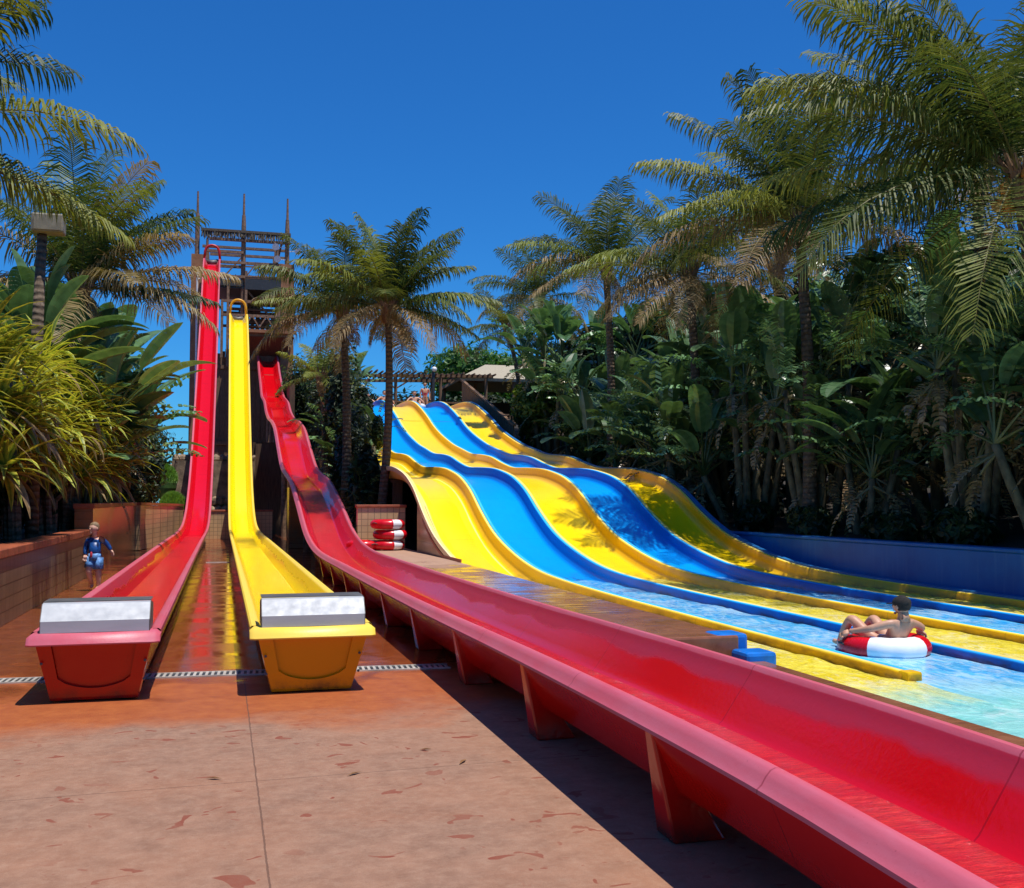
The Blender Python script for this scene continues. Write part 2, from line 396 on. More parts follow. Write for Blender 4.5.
hs = nt.nodes.new('ShaderNodeHueSaturation'); hs.inputs['Saturation'].default_value = 1.15; hs.inputs['Value'].default_value = 1.0
ml = nt.nodes.new('ShaderNodeMix'); ml.data_type = 'RGBA'; ml.blend_type = 'MULTIPLY'; ml.inputs[0].default_value = 1; ml.inputs[7].default_value = (.30, 1.02, 1.68, 1)
nt.links.new(sk.outputs[0], hs.inputs['Color']); nt.links.new(hs.outputs[0], ml.inputs[6]); nt.links.new(ml.outputs[2], bg.inputs[0]); bg.inputs[1].default_value = .08
scene.view_settings.view_transform = 'Standard'; scene.view_settings.look = 'None'
scene.view_settings.exposure = 0; scene.render.resolution_x = 1024; scene.render.resolution_y = 888
scene.render.engine = 'CYCLES'
try: scene.cycles.max_bounces = 6; scene.cycles.transparent_max_bounces = 6
except Exception: pass

# ------------------------------------------------------------------ ground, terrain, deck, pool
def struct(o): o['kind'] = 'structure'; return o
m = MB(); m.add([(-600,-300,0),(3.4,-300,0),(3.4,1500,0),(-600,1500,0)], [(0,1,2,3)]); 
struct(m.build('ground', M['ground']))
# garden terrain right of the pool and hill behind
def terr(x, y):
    hill = 0
    t = max(0, min(1, (y - 26) / 26.0)); hill = 5.35 * t * t * (3 - 2*t)
    fx = max(0, min(1, (x - 2.8) / 1.6)) if y > 30 else max(0, min(1, (x - 3.4)))
    z = hill * fx - .35 * (1 - fx)
    if x > 11.25: z = max(z, .66 + min(1.2, (x - 11.4) * .12))
    z += .12 * noise.noise(Vector((x*.5, y*.5, 0))) * fx
    if x <= 11.25 and y < 24.4: z = -1.3
    return z
m = MB()
xs = [3.4, 3.9, 4.4, 5, 6, 7, 8, 9, 10, 11.0, 11.24, 11.26, 11.5, 12, 13, 14, 16, 18, 21, 25, 30, 40, 60, 100, 200, 600]
ys = [-300, -50, -10, -5] + [i for i in range(0, 24, 2)] + [24.3, 24.5, 26, 28, 30, 32, 34, 36, 38, 40, 42, 44, 46, 48, 50, 52, 56, 60, 70, 90, 150, 400, 1500]
vs = [(x, y, terr(x, y)) for y in ys for x in xs]; n = len(xs)
fs = [(j*n+i, j*n+i+1, (j+1)*n+i+1, (j+1)*n+i) for j in range(len(ys)-1) for i in range(n-1)]
m.add(vs, fs); struct(m.build('terrain', M['soil'], smooth=False))
m = MB(); m.box((3.02, 8.0, -1.2), (4.17, 24.6, .375)); struct(bevel(m.build('pool_deck', M['deck']), .02))
m = MB(); m.box((3.3, -12, -1.2), (4.26, 7.98, .2)); struct(bevel(m.build('pool_edge', M['deck']), .02))
m = MB()
nx, ny = 60, 120
vs = []
for j in range(ny + 1):
    for i in range(nx + 1):
        x = 4.2 + 7.1 * i / nx; y = -12 + 19.75 * j / ny
        vs.append((x, y, -.01 + .012 * noise.noise(Vector((x*3, y*3, 1))) + .01 * noise.noise(Vector((x*7, y*7, 5)))))
m.add(vs, [(j*(nx+1)+i, j*(nx+1)+i+1, (j+1)*(nx+1)+i+1, (j+1)*(nx+1)+i) for j in range(ny) for i in range(nx)])
struct(m.build('water', M['pool'], smooth=True))
# blue retaining wall of the pool
m = MB(); m.box((11.22, -12, -1), (11.5, 24.0, .72)); m.box((11.20, -12, .72), (11.54, 24.0, .78))
tag(bevel(m.build('pool_wall', M['bluewall']), .015), 'long low blue painted wall between the splash pool and the dark garden', 'wall')

# blue padded steps at deck corner
t = empty('pool_steps', (4.14, 7.95, 0), 'blue painted stepped blocks at the wet corner of the brown deck', 'steps')
m = MB(); m.box((-.16, .06, -.4), (.12, .34, .385)); bevel(m.build('upper_step', M['blue_pad'], t), .03)
m = MB(); m.box((-.06, -.24, -.4), (.22, .04, .27)); bevel(m.build('lower_step', M['blue_pad'], t), .03)

# ------------------------------------------------------------------ swept chutes
def sweep(mb, sec, path, xc, closed=False, tint=None):
    """sec: list of (x, h, tint) ; path: list of (y, z); xc(y) lateral centre"""
    n = len(sec); vs = []; cs = []
    for i, p in enumerate(path):
        a = path[max(i-1, 0)]; b = path[min(i+1, len(path)-1)]
        ty, tz = b[0]-a[0], b[1]-a[1]; L = math.hypot(ty, tz); ty /= L; tz /= L
        for (x, h, g) in sec:
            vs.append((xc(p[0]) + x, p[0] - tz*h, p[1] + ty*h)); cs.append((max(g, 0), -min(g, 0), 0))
    fs = []
    for i in range(len(path)-1):
        for k in range(n if closed else n-1):
            k2 = (k+1) % n
            fs.append((i*n+k, i*n+k2, (i+1)*n+k2, (i+1)*n+k))
    mb.add(vs, fs, cs)
    return vs
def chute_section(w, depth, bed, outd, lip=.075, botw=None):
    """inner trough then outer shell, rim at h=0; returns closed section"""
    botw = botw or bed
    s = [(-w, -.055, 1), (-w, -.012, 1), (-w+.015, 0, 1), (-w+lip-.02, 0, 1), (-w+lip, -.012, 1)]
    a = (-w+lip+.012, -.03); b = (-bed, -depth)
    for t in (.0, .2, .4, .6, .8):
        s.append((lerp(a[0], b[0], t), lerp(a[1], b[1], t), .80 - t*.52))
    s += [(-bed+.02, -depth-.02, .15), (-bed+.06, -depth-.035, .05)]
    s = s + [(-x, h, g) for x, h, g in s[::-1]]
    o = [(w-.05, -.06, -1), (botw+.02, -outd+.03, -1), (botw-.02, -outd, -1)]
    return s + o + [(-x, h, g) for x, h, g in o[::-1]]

def speed_slide(name, label, matk, wmat, path, xc, w, yend, wend, deflx):
    root = empty(name, (0, 0, 0), label, 'water slide')
    path = crom(path, .35)
    m = MB(); sec = chute_section(w, .30, .235, .46, botw=.30)
    sweep(m, sec, path, xc, True)
    body = m.build('chute', M[matk], root, smooth=False)
    sm = body.data; 
    es = body.modifiers.new('split', 'EDGE_SPLIT'); es.split_angle = R(35)
    sm.polygons.foreach_set('use_smooth', [True]*len(sm.polygons))
    # end box
    y0 = path[0][0]; z0 = path[0][1]; x0 = xc(y0)
    m = MB()
    yb = y0 + .0; yf = y0 - .16
    def ring(y, ww, h, bw, b): return [(x0-ww, y, z0+h), (x0+ww, y, z0+h), (x0+bw, y+b, 0.012), (x0-bw, y+b, 0.012)]
    a = ring(yb, w-.05, -.05, .315, .0); b = ring(yf, w-.05, -.05, .305, .10)
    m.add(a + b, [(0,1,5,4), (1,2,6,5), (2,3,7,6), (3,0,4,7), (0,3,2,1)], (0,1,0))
    # front plate with recessed panel (rounded lower edge)
    A, B, C, D = [Vector(p) for p in b]   # tl, tr, br, bl
    def pt(u, v): # u 0..1 across, v 0 bottom..1 top
        return (D.lerp(C, u)).lerp(A.lerp(B, u), v)
    out = [(0,1),(1,1),(1,0),(0,0)]
    inn = [(.13,1.0),(.87,1.0)] ; K = 12
    curve = [(.87 - .74*i/K, .36 - .17*math.sin(math.pi*i/K)**.6) for i in range(K+1)]
    loop = inn + curve; nl = len(loop)
    vsI = [pt(u, v) for u, v in loop]; vsD = [p + Vector((0, .025, 0)) for p in vsI]
    vs = [pt(u, v) for u, v in out] + vsI + vsD
    fs = [(0, 3, 4+nl-1, 4), (1, 5, 6, 2)]
    # bottom frame strip
    for i in range(K): fs.append((4+2+i, 4+3+i, 3 if i >= K/2 else 2))
    fs.append((4+2+K//2, 3, 2))
    for i in range(nl-1): fs.append((4+i, 4+i+1, 4+nl+i+1, 4+nl+i))
    fs.append(tuple(4+nl+i for i in range(nl)))
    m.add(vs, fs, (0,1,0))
    # mould stain on lower edge
    m.build('end_box', M[matk], root)
    m = MB()
    prof = [(yf-.055, z0-.085), (yf-.06, z0-.075), (yf-.045, z0-.045), (yf-.02, z0-.012), (yf+.01, z0), (yb+.02, z0-.003), (yb+.02, z0-.02), (yf+.02, z0-.05), (yf-.03, z0-.085)]
    kp = len(prof); vs = []
    for xx, ins, dz in ((x0-w-.006, .03, -.03), (x0-w+.03, 0, 0), (x0, 0, -.004), (x0+w-.03, 0, 0), (x0+w+.006, .03, -.03)):
        for y, z in prof: vs.append((xx, y + (ins if y < yf else 0), z + (dz if z > z0-.06 else 0)))
    m.add(vs, [(j*kp+i, j*kp+(i+1) % kp, (j+1)*kp+(i+1) % kp, (j+1)*kp+i) for j in range(4) for i in range(kp)] + [tuple(range(kp)), tuple(4*kp+i for i in range(kp))[::-1]], (1,0,0))
    el_ = m.build('end_lip', M[matk], root, smooth=True); el_.modifiers.new('split', 'EDGE_SPLIT').split_angle = R(50)
    # rivets along the front edge
    for side_ in (-1, 1):
        for zz in (.16, .30):
            m = MB(); m.ball((x0+side_*(.345+.05*zz), yf+.045-.1*zz*1.0, zz), .011, 8, 6); m.build('rivet', M['alu_dark'], root, smooth=True)
    # aluminium deflector hood across the end
    d = MB(); xl, xr = x0-w+.085+deflx, x0+w-.075+deflx
    pr = [(yf+.02, z0+.0), (yf+.02, z0+.085), (yf+.11, z0+.205), (yf+.16, z0+.212), (yf+.42, z0+.17), (yf+.42, z0+.15), (yf+.16, z0+.195), (yf+.04, z0+.085), (yf+.04, z0+0)]
    vs = [(xl, y, z) for y, z in pr] + [(xr, y, z) for y, z in pr]; k = len(pr)
    d.add(vs, [(i, i+1, k+i+1, k+i) for i in range(k-1)] + [(k-1, 0, k, 2*k-1)])
    dh = d.build('deflector', M['alu'], root)
    for xx in (xl-.004, xr-.001):
        e = MB(); e.add([(xx, yf+.02, z0), (xx, yf+.02, z0+.085), (xx, yf+.11, z0+.205), (xx, yf+.16, z0+.212), (xx, yf+.42, z0+.17), (xx, yf+.42, z0)] + [(xx+.005, yf+.02, z0), (xx+.005, yf+.02, z0+.085), (xx+.005, yf+.11, z0+.205), (xx+.005, yf+.16, z0+.212), (xx+.005, yf+.42, z0+.17), (xx+.005, yf+.42, z0)], [(0,1,2,3,4,5),(11,10,9,8,7,6),(0,6,7,1),(1,7,8,2),(2,8,9,3),(3,9,10,4),(4,10,11,5)])
        e.build('side_plate', M['alu_dark'], dh)
    e = MB(); e.box((xl, yf+.16, z0+.213), (xr, yf+.44, z0+.219)); e.build('top_plate', M['alu_dark'], dh)
    # feet of the runout
    # water lying in the runout
    mw = MB(); wy = [p for p in path if p[0] < wend]
    sweep(mw, [(-.262, -.255, .1), (-.12, -.257, .1), (0, -.256, .1), (.12, -.257, .1), (.262, -.255, .1)], wy, xc)
    mw.build('water_film', M[wmat], root, smooth=True)
    return root, path
RP = [(8.55,.52),(14,.52),(20,.52),(26,.52),(32,.52),(36,.60),(38.5,.82),(41,1.38),(43.5,2.45),(46,4.0),(50,6.95),(54,10.1),(57,12.7),(58.8,14.3),(59.6,14.8),(60.6,14.95)]
YP = [(8.5,.52),(14,.52),(20,.52),(26,.52),(32,.52),(36,.60),(38.5,.82),(41,1.38),(43.5,2.45),(46,4.0),(50,6.95),(53,9.2),(55.5,10.8),(57,11.35),(58.5,11.5)]
rs, rpath = speed_slide('speed_slide', 'tall straight red speed slide with faded pink rims and aluminium end hood', 'red', 'w_red', RP, lambda y: -.90 + max(0, y-30)*.006, .46, 8.5, 36, 0)
ys_, ypath = speed_slide('speed_slide', 'straight yellow speed slide ending in an orange-yellow box beside the red one', 'yellow', 'w_yel2', YP, lambda y: .70, .475, 8.5, 37, 0)

# hoops at the top of the two speed slides
def hoop(root, matk, x, y, z, w, h):
    m = MB(); pts = []
    for i in range(11):
        a = math.pi * i / 10; pts.append((x - math.cos(a)*w*(.9 if 0 < i < 10 else 1), y, z + h*math.sin(a)**.5 if 0 < i < 10 else z - .2))
    m.tube(pts, .07, 8, (.9,.9,.9)); m.build('entry_hoop', M[matk], root, smooth=True)
    m = MB(); m.tube([(x-w*.8, y+.2, z-.12), (x, y+.2, z-.2), (x+w*.8, y+.2, z-.12)], .16, 8); m.build('start_roller', M['alu_dark'], root, smooth=True)
hoop(rs, 'red', -.72, 60.3, 14.95, .44, .75); hoop(ys_, 'yellow', .70, 58.4, 11.5, .46, .85)

# third slide with bumps, passes in front on the right
P3 = [(-4,.50),(1.8,.525),(3.4,.575),(6,.575),(10,.53),(17,.50),(21.5,.53),(24.2,.80),(27.0,1.45),(29.6,2.02),(32,2.3),(34.5,2.62),(37,3.35),(39.5,4.15),(42,4.6),(45,4.95),(48,5.5),(50,6.1),(52,6.45),(54,6.8),(56,7.6),(58.5,8.55),(60.5,9.5),(62,10.05)]
path3 = crom(P3, .35)
root3 = empty('wavy_slide', (0, 0, 0), 'long red slide with several bumps whose faded pink rim sweeps past the camera at right', 'water slide')
m = MB(); w3 = .60
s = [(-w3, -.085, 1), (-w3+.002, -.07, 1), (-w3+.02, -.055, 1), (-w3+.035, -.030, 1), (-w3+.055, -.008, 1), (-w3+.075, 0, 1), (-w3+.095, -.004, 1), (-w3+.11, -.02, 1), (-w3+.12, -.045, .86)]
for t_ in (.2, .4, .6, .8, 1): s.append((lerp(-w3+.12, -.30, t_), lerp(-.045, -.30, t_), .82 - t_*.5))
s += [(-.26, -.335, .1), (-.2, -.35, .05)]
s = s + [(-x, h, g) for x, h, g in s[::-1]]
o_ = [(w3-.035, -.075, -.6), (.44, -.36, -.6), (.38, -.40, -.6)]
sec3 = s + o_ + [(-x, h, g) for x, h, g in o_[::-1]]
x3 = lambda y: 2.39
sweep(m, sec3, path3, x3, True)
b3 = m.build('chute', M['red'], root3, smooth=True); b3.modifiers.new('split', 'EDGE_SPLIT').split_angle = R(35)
mw = MB(); sweep(mw, [(-.272, -.318, .1), (-.1, -.32, .1), (.1, -.32, .1), (.272, -.318, .1)], [p for p in path3 if p[0] < 30], x3)
mw.build('water_film', M['w_red'], root3, smooth=True)
# ribs / feet
def zr(path, y):
    for a, b in zip(path, path[1:]):
        if a[0] <= y <= b[0]: return lerp(a[1], b[1], (y-a[0])/(b[0]-a[0]))
    return path[-1][1]
for y in [.3, 2.35, 4.4, 6.45, 8.5, 10.55, 12.6, 14.65, 16.7, 18.75, 20.8]:
    z = zr(path3, y)
    for sgn in (-1, 1):
        X = lambda v: 2.39 + sgn * v
        m = MB()
        vs = [(X(.555), y-.04, z-.085), (X(.555), y+.04, z-.085), (X(.47), y+.10, 0.0), (X(.47), y-.10, 0.0),
              (X(.515), y-.04, z-.085), (X(.515), y+.04, z-.085), (X(.22), y+.10, 0.0), (X(.22), y-.10, 0.0)]
        fs = [(0,1,2,3), (4,7,6,5), (0,3,7,4), (1,5,6,2), (0,4,5,1), (3,2,6,7)]
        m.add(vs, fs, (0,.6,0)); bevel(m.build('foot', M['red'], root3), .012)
# steel legs under its raised part
for y in (27, 31, 35, 39, 43, 47, 51, 55, 59):
    z = zr(path3, y); m = MB(); m.tube([(2.39, y, 0), (2.39, y, z-.42)], .11, 10); m.bar((1.95, y, z-.45), (2.83, y, z-.45), .12)
    m.build('support_leg', M['steel'], root3)
m = MB(); m.box((2.0, 33.2, 0), (2.6, 34.2, 1.9)); pl = bevel(m.build('brick_pier', M['tile_lo']), .02)
tag(pl, 'square orange-brown tiled pier standing under the bumpy red slide', 'pier')
# legs under the speed slides
for rt, pth, xx in ((rs, rpath, -.85), (ys_, ypath, .70)):
    for y in (44, 47, 51, 55):
        z = zr(pth, y) - .55; m = MB(); m.tube([(xx, y, 0), (xx, y, z)], .13, 10); m.bar((xx-.4, y, z-.02), (xx+.4, y, z-.02), .14); m.build('support_leg', M['steel'], rt)

# ------------------------------------------------------------------ five-lane slide
LP = [(7.6,.085),(12,.11),(15,.14),(17.3,.2),(18.6,.3),(20,.52),(21.3,.83),(22.4,1.25),(23.5,1.75),(24.5,2.05),(25.5,2.22),(26.5,2.33),(28,2.40),(29.3,2.45),(30.5,2.62),(31.8,2.85),(33,2.97),(34.5,3.07),(36,3.30),(37.5,3.55),(39.5,4.0),(41,4.42),(42.5,4.95),(44,5.42),(45.5,5.8),(47,6.0),(48.6,6.06),(50.5,6.07)]
lp = crom(LP, .3)
root5 = empty('racing_slide', (4.2, 0, 0), 'wide wavy slide of five side-by-side yellow and blue lanes running into the pool', 'water slide')
X0 = 4.2; LW = 1.31
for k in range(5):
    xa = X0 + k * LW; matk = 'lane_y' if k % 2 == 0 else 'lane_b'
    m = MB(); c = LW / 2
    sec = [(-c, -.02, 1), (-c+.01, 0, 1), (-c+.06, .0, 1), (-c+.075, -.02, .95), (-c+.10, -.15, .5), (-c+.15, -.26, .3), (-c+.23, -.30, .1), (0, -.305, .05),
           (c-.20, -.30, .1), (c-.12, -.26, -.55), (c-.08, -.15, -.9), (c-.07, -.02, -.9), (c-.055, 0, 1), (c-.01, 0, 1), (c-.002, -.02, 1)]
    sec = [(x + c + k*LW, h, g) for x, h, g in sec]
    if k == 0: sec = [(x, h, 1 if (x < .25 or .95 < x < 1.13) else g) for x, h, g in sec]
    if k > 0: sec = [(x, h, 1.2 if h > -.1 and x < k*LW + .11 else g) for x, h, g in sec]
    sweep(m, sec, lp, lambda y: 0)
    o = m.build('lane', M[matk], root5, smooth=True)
    so_ = o.modifiers.new('thick', 'SOLIDIFY'); so_.thickness = .03; so_.offset = -1
    tag(o, '%s lane, number %d from the deck side' % ('yellow' if k % 2 == 0 else 'blue', k+1))
# outer shell edges: cream left edge, blue right flank
m = MB(); sweep(m, [(-.035, -.05, 1), (-.035, .012, 1), (.0, .016, 1), (-.002, -.10, 1), (-.03, -.10, 1)], lp, lambda y: -.004, True); m.build('side_edge', M['lane_cream'], root5)
m = MB(); sweep(m, [(5*LW+.002, .03, 1), (5*LW+.10, .03, 1), (5*LW+.12, -.5, 1), (5*LW+.02, -.5, 1)], [p for p in lp if p[0] > 11], lambda y: 0, True); m.build('outer_flank', M['bluewall'], root5)
# divider end caps
for k in range(1, 5):
    m = MB(); m.box((k*LW-.07, 7.52, -.3), (k*LW+.075, 7.66, .088), (0, .5, 0)); bevel(m.build('divider_end', M['lane_y' if k % 2 else 'lane_b'], root5), .02)
# bed sheets running down under the pool at the end
for k in range(5):
    m = MB(); m.add([(k*LW+.1, 7.62, -.18), ((k+1)*LW-.08, 7.62, -.18), ((k+1)*LW-.08, 6.0, -.6), (k*LW+.1, 6.0, -.6)], [(0,3,2,1)]); 
# water on the lanes
for k in range(5):
    yel = k % 2 == 0
    m = MB(); nx_, ny_ = 10, 110; vs = []
    for j in range(ny_+1):
        y = 5.9 + 12.6*j/ny_
        for i in range(nx_+1):
            gp = .105 if y > 7.52 else -.002
            x = k*LW + gp + (LW-2*gp)*i/nx_
            fe = max(0, min(1, (y-5.9)/1.2)); amp = .016
            z = .010*fe - .03*(1-fe)
            z += amp*fe*(noise.noise(Vector((x*3, y*2.2, 0))) + .7*noise.noise(Vector((x*8, y*6, 3))))
            zb = zr(lp, max(y, 7.6)) - .30 + .012
            z = max(z, zb) if y > 14 else z
            vs.append((x, y, z))
    m.add(vs, [(j*(nx_+1)+i, j*(nx_+1)+i+1, (j+1)*(nx_+1)+i+1, (j+1)*(nx_+1)+i) for j in range(ny_) for i in range(nx_)])
    m.build('lane_water', M['w_yel' if yel else 'w_blue'], root5, smooth=True)
# columns and cross beams below
for y in (27.5, 31, 35, 39, 43, 47):
    z = zr(lp, y) - .42
    for xx in (.25, 2.6, 5.2):
        m = MB(); m.box((xx-.12, y-.12, terr(X0+xx, y)-.5), (xx+.12, y+.12, z)); m.build('column', M['wood_dark'], root5)
    m = MB(); m.box((.08, y-.1, z-.0), (6.4, y+.1, z+.08)); m.build('cross_beam', M['wood_dark'], root5)
# tiled side skirt under lane 1
m = MB(); top = []; 
ysk = [18.6 + .25*i for i in range(19)]
vs = []
for y in ysk:
    zt = min(1.38, zr(lp, y) - .09); zt = max(zt, .3)
    vs += [(4.185, y, .2), (4.185, y, zt), (4.32, y, zt), (4.32, y, .2)]
fs = []
for i in range(len(ysk)-1):
    for k in range(4): fs.append((i*4+k, i*4+(k+1) % 4, (i+1)*4+(k+1) % 4, (i+1)*4+k))
fs += [(3,2,1,0), tuple((len(ysk)-1)*4+k for k in range(4))]
m.add(vs, fs); tag(m.build('skirt_wall', M['tile_by']), 'shiny beige panel wall closing the side below the nearest yellow lane', 'wall')
m = MB(); pts = [(4.172, y, max(.40, min(1.40, zr(lp, y)-.15))) for y in ysk if y < 22.6]
for a, b in zip(pts, pts[1:]): m.bar(a, b, .03, .06)
tag(m.build('trim_strip', M['coping']), 'brown wooden trim strip slanting down the beige panel under the yellow lane', 'trim')

# ------------------------------------------------------------------ walls
def wall_box(name, a, b, matk, label, cope=.07):
    r_ = empty(name, (a[0], a[1], 0), label, 'wall')
    m = MB(); m.box((0,0,a[2]), (b[0]-a[0], b[1]-a[1], b[2]-cope)); m.build('tiled_face', M[matk], r_)
    m = MB(); m.box((-.03,-.03,b[2]-cope+.001), (b[0]-a[0]+.03, b[1]-a[1]+.03, b[2])); bevel(m.build('coping', M['coping'], r_), .012)
    return r_
wall_box('planter_wall', (-2.8, 2.0, 0), (-2.5, 22.2, .92), 'tile_l', 'low brown tiled planter wall with terracotta coping along the left walkway', .11)
wall_box('tiled_wall', (-2.8, 22.3, 0), (-2.46, 33.0, 1.43), 'tile_lo', 'taller wet orange tiled wall beyond the boy, left of the red slide', .1)
# diagonal piece
r_ = empty('tiled_wall', (-2.46, 33.0, 0), 'short angled beige tiled wall joining the orange wall to the back wall', 'wall')
m = MB(); ang = math.atan2(6, .95)
m.bar((0.03, .06, .68), (.95, 8.7, .60), .2, 1.32); m.build('tiled_face', M['tile_b'], r_)
m = MB(); m.bar((.02, .05, 1.39), (.95, 8.7, 1.31), .26, .08); m.build('coping', M['coping'], r_)
wall_box('tiled_wall', (-1.45, 42.0, 0), (1.9, 42.3, 1.12), 'tile_b', 'beige tiled back wall crossing behind the feet of the two straight slides')
wall_box('tiled_wall', (3.06, 24.65, 0), (4.18, 24.9, 1.39), 'tile_b', 'beige tiled wall with brown coping behind the stack of swim rings')
wall_box('tiled_wall', (2.62, 27.2, 0), (4.0, 27.4, .6), 'tile_b', 'low hidden beige wall at the foot of the two middle palms') if False else None

# ------------------------------------------------------------------ drain grates
def grate(y0, x0, x1, wd, sl, label, n):
    r_ = empty('drain_grate', (x0, y0, 0), label, 'drain')
    m = MB(); L = x1-x0
    m.box((0, -wd/2, -.02), (L, wd/2, .003)); m.build('channel', M['steel_dark'], r_)
    m = MB()
    m.box((0, -wd/2-.02, .0), (L, -wd/2, .012)); m.box((0, wd/2, 0), (L, wd/2+.02, .012))
    for i in range(n):
        x = L*(i+.5)/n; m.box((x-L/n*.24, -wd/2, .003), (x+L/n*.24, wd/2, .011))
    m.build('grille', simple('galvanised', (.5, .47, .42), .5, .3, 5, metal=.3), r_); r_.rotation_euler.z = sl
grate(9.62, -2.45, 2.0, .19, -.055, 'long grey slotted drain grate crossing the paving behind the slide ends', 90)
grate(26.3, -.35, .2, .12, 0, 'short thin drain grate far back between the two straight slides', 14)

# ------------------------------------------------------------------ swim rings
def ring_mesh(R0, r0, nseg=48, nr=16, whites=((-40, 40),)):
    m = MB(); vs = []
    for i in range(nseg):
        a = 2*math.pi*i/nseg
        puff = 1 + .02*math.cos(a*12)
        for k in range(nr):
            b = 2*math.pi*k/nr
            rr = R0 + r0*puff*math.cos(b); vs.append((rr*math.cos(a), rr*math.sin(a), r0*puff*.92*math.sin(b) + r0))
    m.v = vs; m.c = [(1,1,1)]*len(vs)
    for i in range(nseg):
        am = (math.degrees(2*math.pi*(i+.5)/nseg) + 180) % 360 - 180
        wm = any(lo <= am <= hi for lo, hi in whites)
        for k in range(nr):
            m.f.append((i*nr+k, ((i+1) % nseg)*nr+k, ((i+1) % nseg)*nr+(k+1) % nr, i*nr+(k+1) % nr)); m.mi.append(1 if wm else 0)
    return m
def swim_ring(loc, rz, label, group=None, sc=1, tilt=0, whites=((-40, 40),), R0=.275, r0=.115):
    r_ = empty('swim_ring', loc, label, 'swim ring', group, rz, sc); r_.rotation_euler.x = tilt
    ring_mesh(R0, r0, whites=whites).build('inflated_tube', [M['rubber_red'], M['rubber_white']], r_, smooth=True)
    for s_ in (90, -90):
        m = MB(); a = R(s_); cx, cy = (R0+r0*.9)*math.cos(a), (R0+r0*.9)*math.sin(a)
        m.tube([(cx-.07*math.sin(a), cy+.07*math.cos(a), r0*1.2), (cx+.03*math.cos(a), cy+.03*math.sin(a), r0*1.35), (cx+.07*math.sin(a), cy-.07*math.cos(a), r0*1.2)], .011, 6)
        m.build('handle', M['steel_dark'], r_)
    return r_
g_ = 'red and white swim rings stacked on the deck'
ty = 23.6
for i, (dx, rz, la) in enumerate(((0, -52, 'red swim ring with white patch at the bottom of the stack of three'), (.06, -62, 'red swim ring with white band in the middle of the stack of three'), (.0, -56, 'red swim ring with a white patch on top of the stack of three'))):
    swim_ring((3.60+dx, ty, .378+i*.232), R(rz), la, g_, whites=((-20, 16),))
swim_ring((3.08, ty+.1, .378), R(30), 'red swim ring lying alone on the deck left of the stack', g_, whites=((-12, 14),))

# ------------------------------------------------------------------ people
def skin_to(mb, joints, edges, sub=2, c=(1,1,1)):
    """joints: name -> (x,y,z,r) ; grows a skin-modifier surface and appends the result"""
    names = list(joints); me = bpy.data.meshes.new('tmp')
    me.from_pydata([joints[n][:3] for n in names], [(names.index(a), names.index(b)) for a, b in edges], [])
    ob = bpy.data.objects.new('tmp', me); col.objects.link(ob)
    md = ob.modifiers.new('s', 'SKIN'); md.use_smooth_shade = True; md.branch_smoothing = .6
    if not me.skin_vertices: me.skin_vertices.new(name='')
    for i, n in enumerate(names):
        r = joints[n][3]; me.skin_vertices[0].data[i].radius = r if isinstance(r, tuple) else (r, r)
    me.skin_vertices[0].data[0].use_root = True
    ss = ob.modifiers.new('u', 'SUBSURF'); ss.levels = sub; ss.render_levels = sub
    dg = bpy.context.evaluated_depsgraph_get(); ev = ob.evaluated_get(dg); em = ev.to_mesh()
    mb.add([tuple(v.co) for v in em.vertices], [tuple(p.vertices) for p in em.polygons], c)
    ev.to_mesh_clear(); bpy.data.objects.remove(ob); bpy.data.meshes.remove(me)
def head(mb, ctr, s, fdir, up=Vector((0, 0, 1))):
    """s = head height ; fdir facing direction"""
    f = Vector(fdir).normalized(); u = (up - f*up.dot(f)).normalized(); r = f.cross(u)
    Mx = Matrix((r, f, u)).transposed()
    tmp = MB()
    def fn(p):
        q = p.copy(); 
        if p.z < 0: q.x *= 1 - .28*(-p.z)**1.3; q.y *= 1 - .12*(-p.z)
        if p.y > .55 and -.6 < p.z < .2: q.y += .02
        return q
    tmp.ball((0,0,0), (.38*s, .46*s, .5*s), 16, 12, fn=fn)
    tmp.ball((0, .47*s, -.06*s), (.055*s, .09*s, .09*s), 8, 6)           # nose
    tmp.ball((0, .43*s, -.24*s), (.13*s, .04*s, .03*s), 8, 5)            # lips
    tmp.ball((0, .40*s, -.40*s), (.12*s, .07*s, .07*s), 8, 5)
    for sg in (-1, 1): tmp.ball((sg*.385*s, -.02*s, -.04*s), (.035*s, .09*s, .13*s), 8, 6)
    mb.add([tuple(Mx @ Vector(v) + Vector(ctr)) for v in tmp.v], tmp.f)
    return Mx
def eyes(parent, ctr, s, Mx, mat):
    for sg in (-1, 1):
        e = MB(); p = Mx @ Vector((sg*.16*s, .405*s, .03*s)) + Vector(ctr); e.ball(p, .05*s, 8, 6)
        e.build('eye', mat, parent, smooth=True)
def hair(parent, ctr, s, Mx, mat, cap=1.0, name='hair'):
    h = MB()
    def fn(p):
        q = p.copy(); n_ = noise.noise(p*6)*.07
        if p.y > .2 and p.z < .35: q *= .86
        elif p.z < -.72: q *= .86
        return q*(1+n_)
    t_ = MB(); t_.ball((0, -.05*s, .07*s), (.42*s*cap, .48*s*cap, .49*s*cap), 20, 14, fn=fn)
    h.add([tuple(Mx @ Vector(v) + Vector(ctr)) for v in t_.v], t_.f); h.build(name, mat, parent, smooth=True)
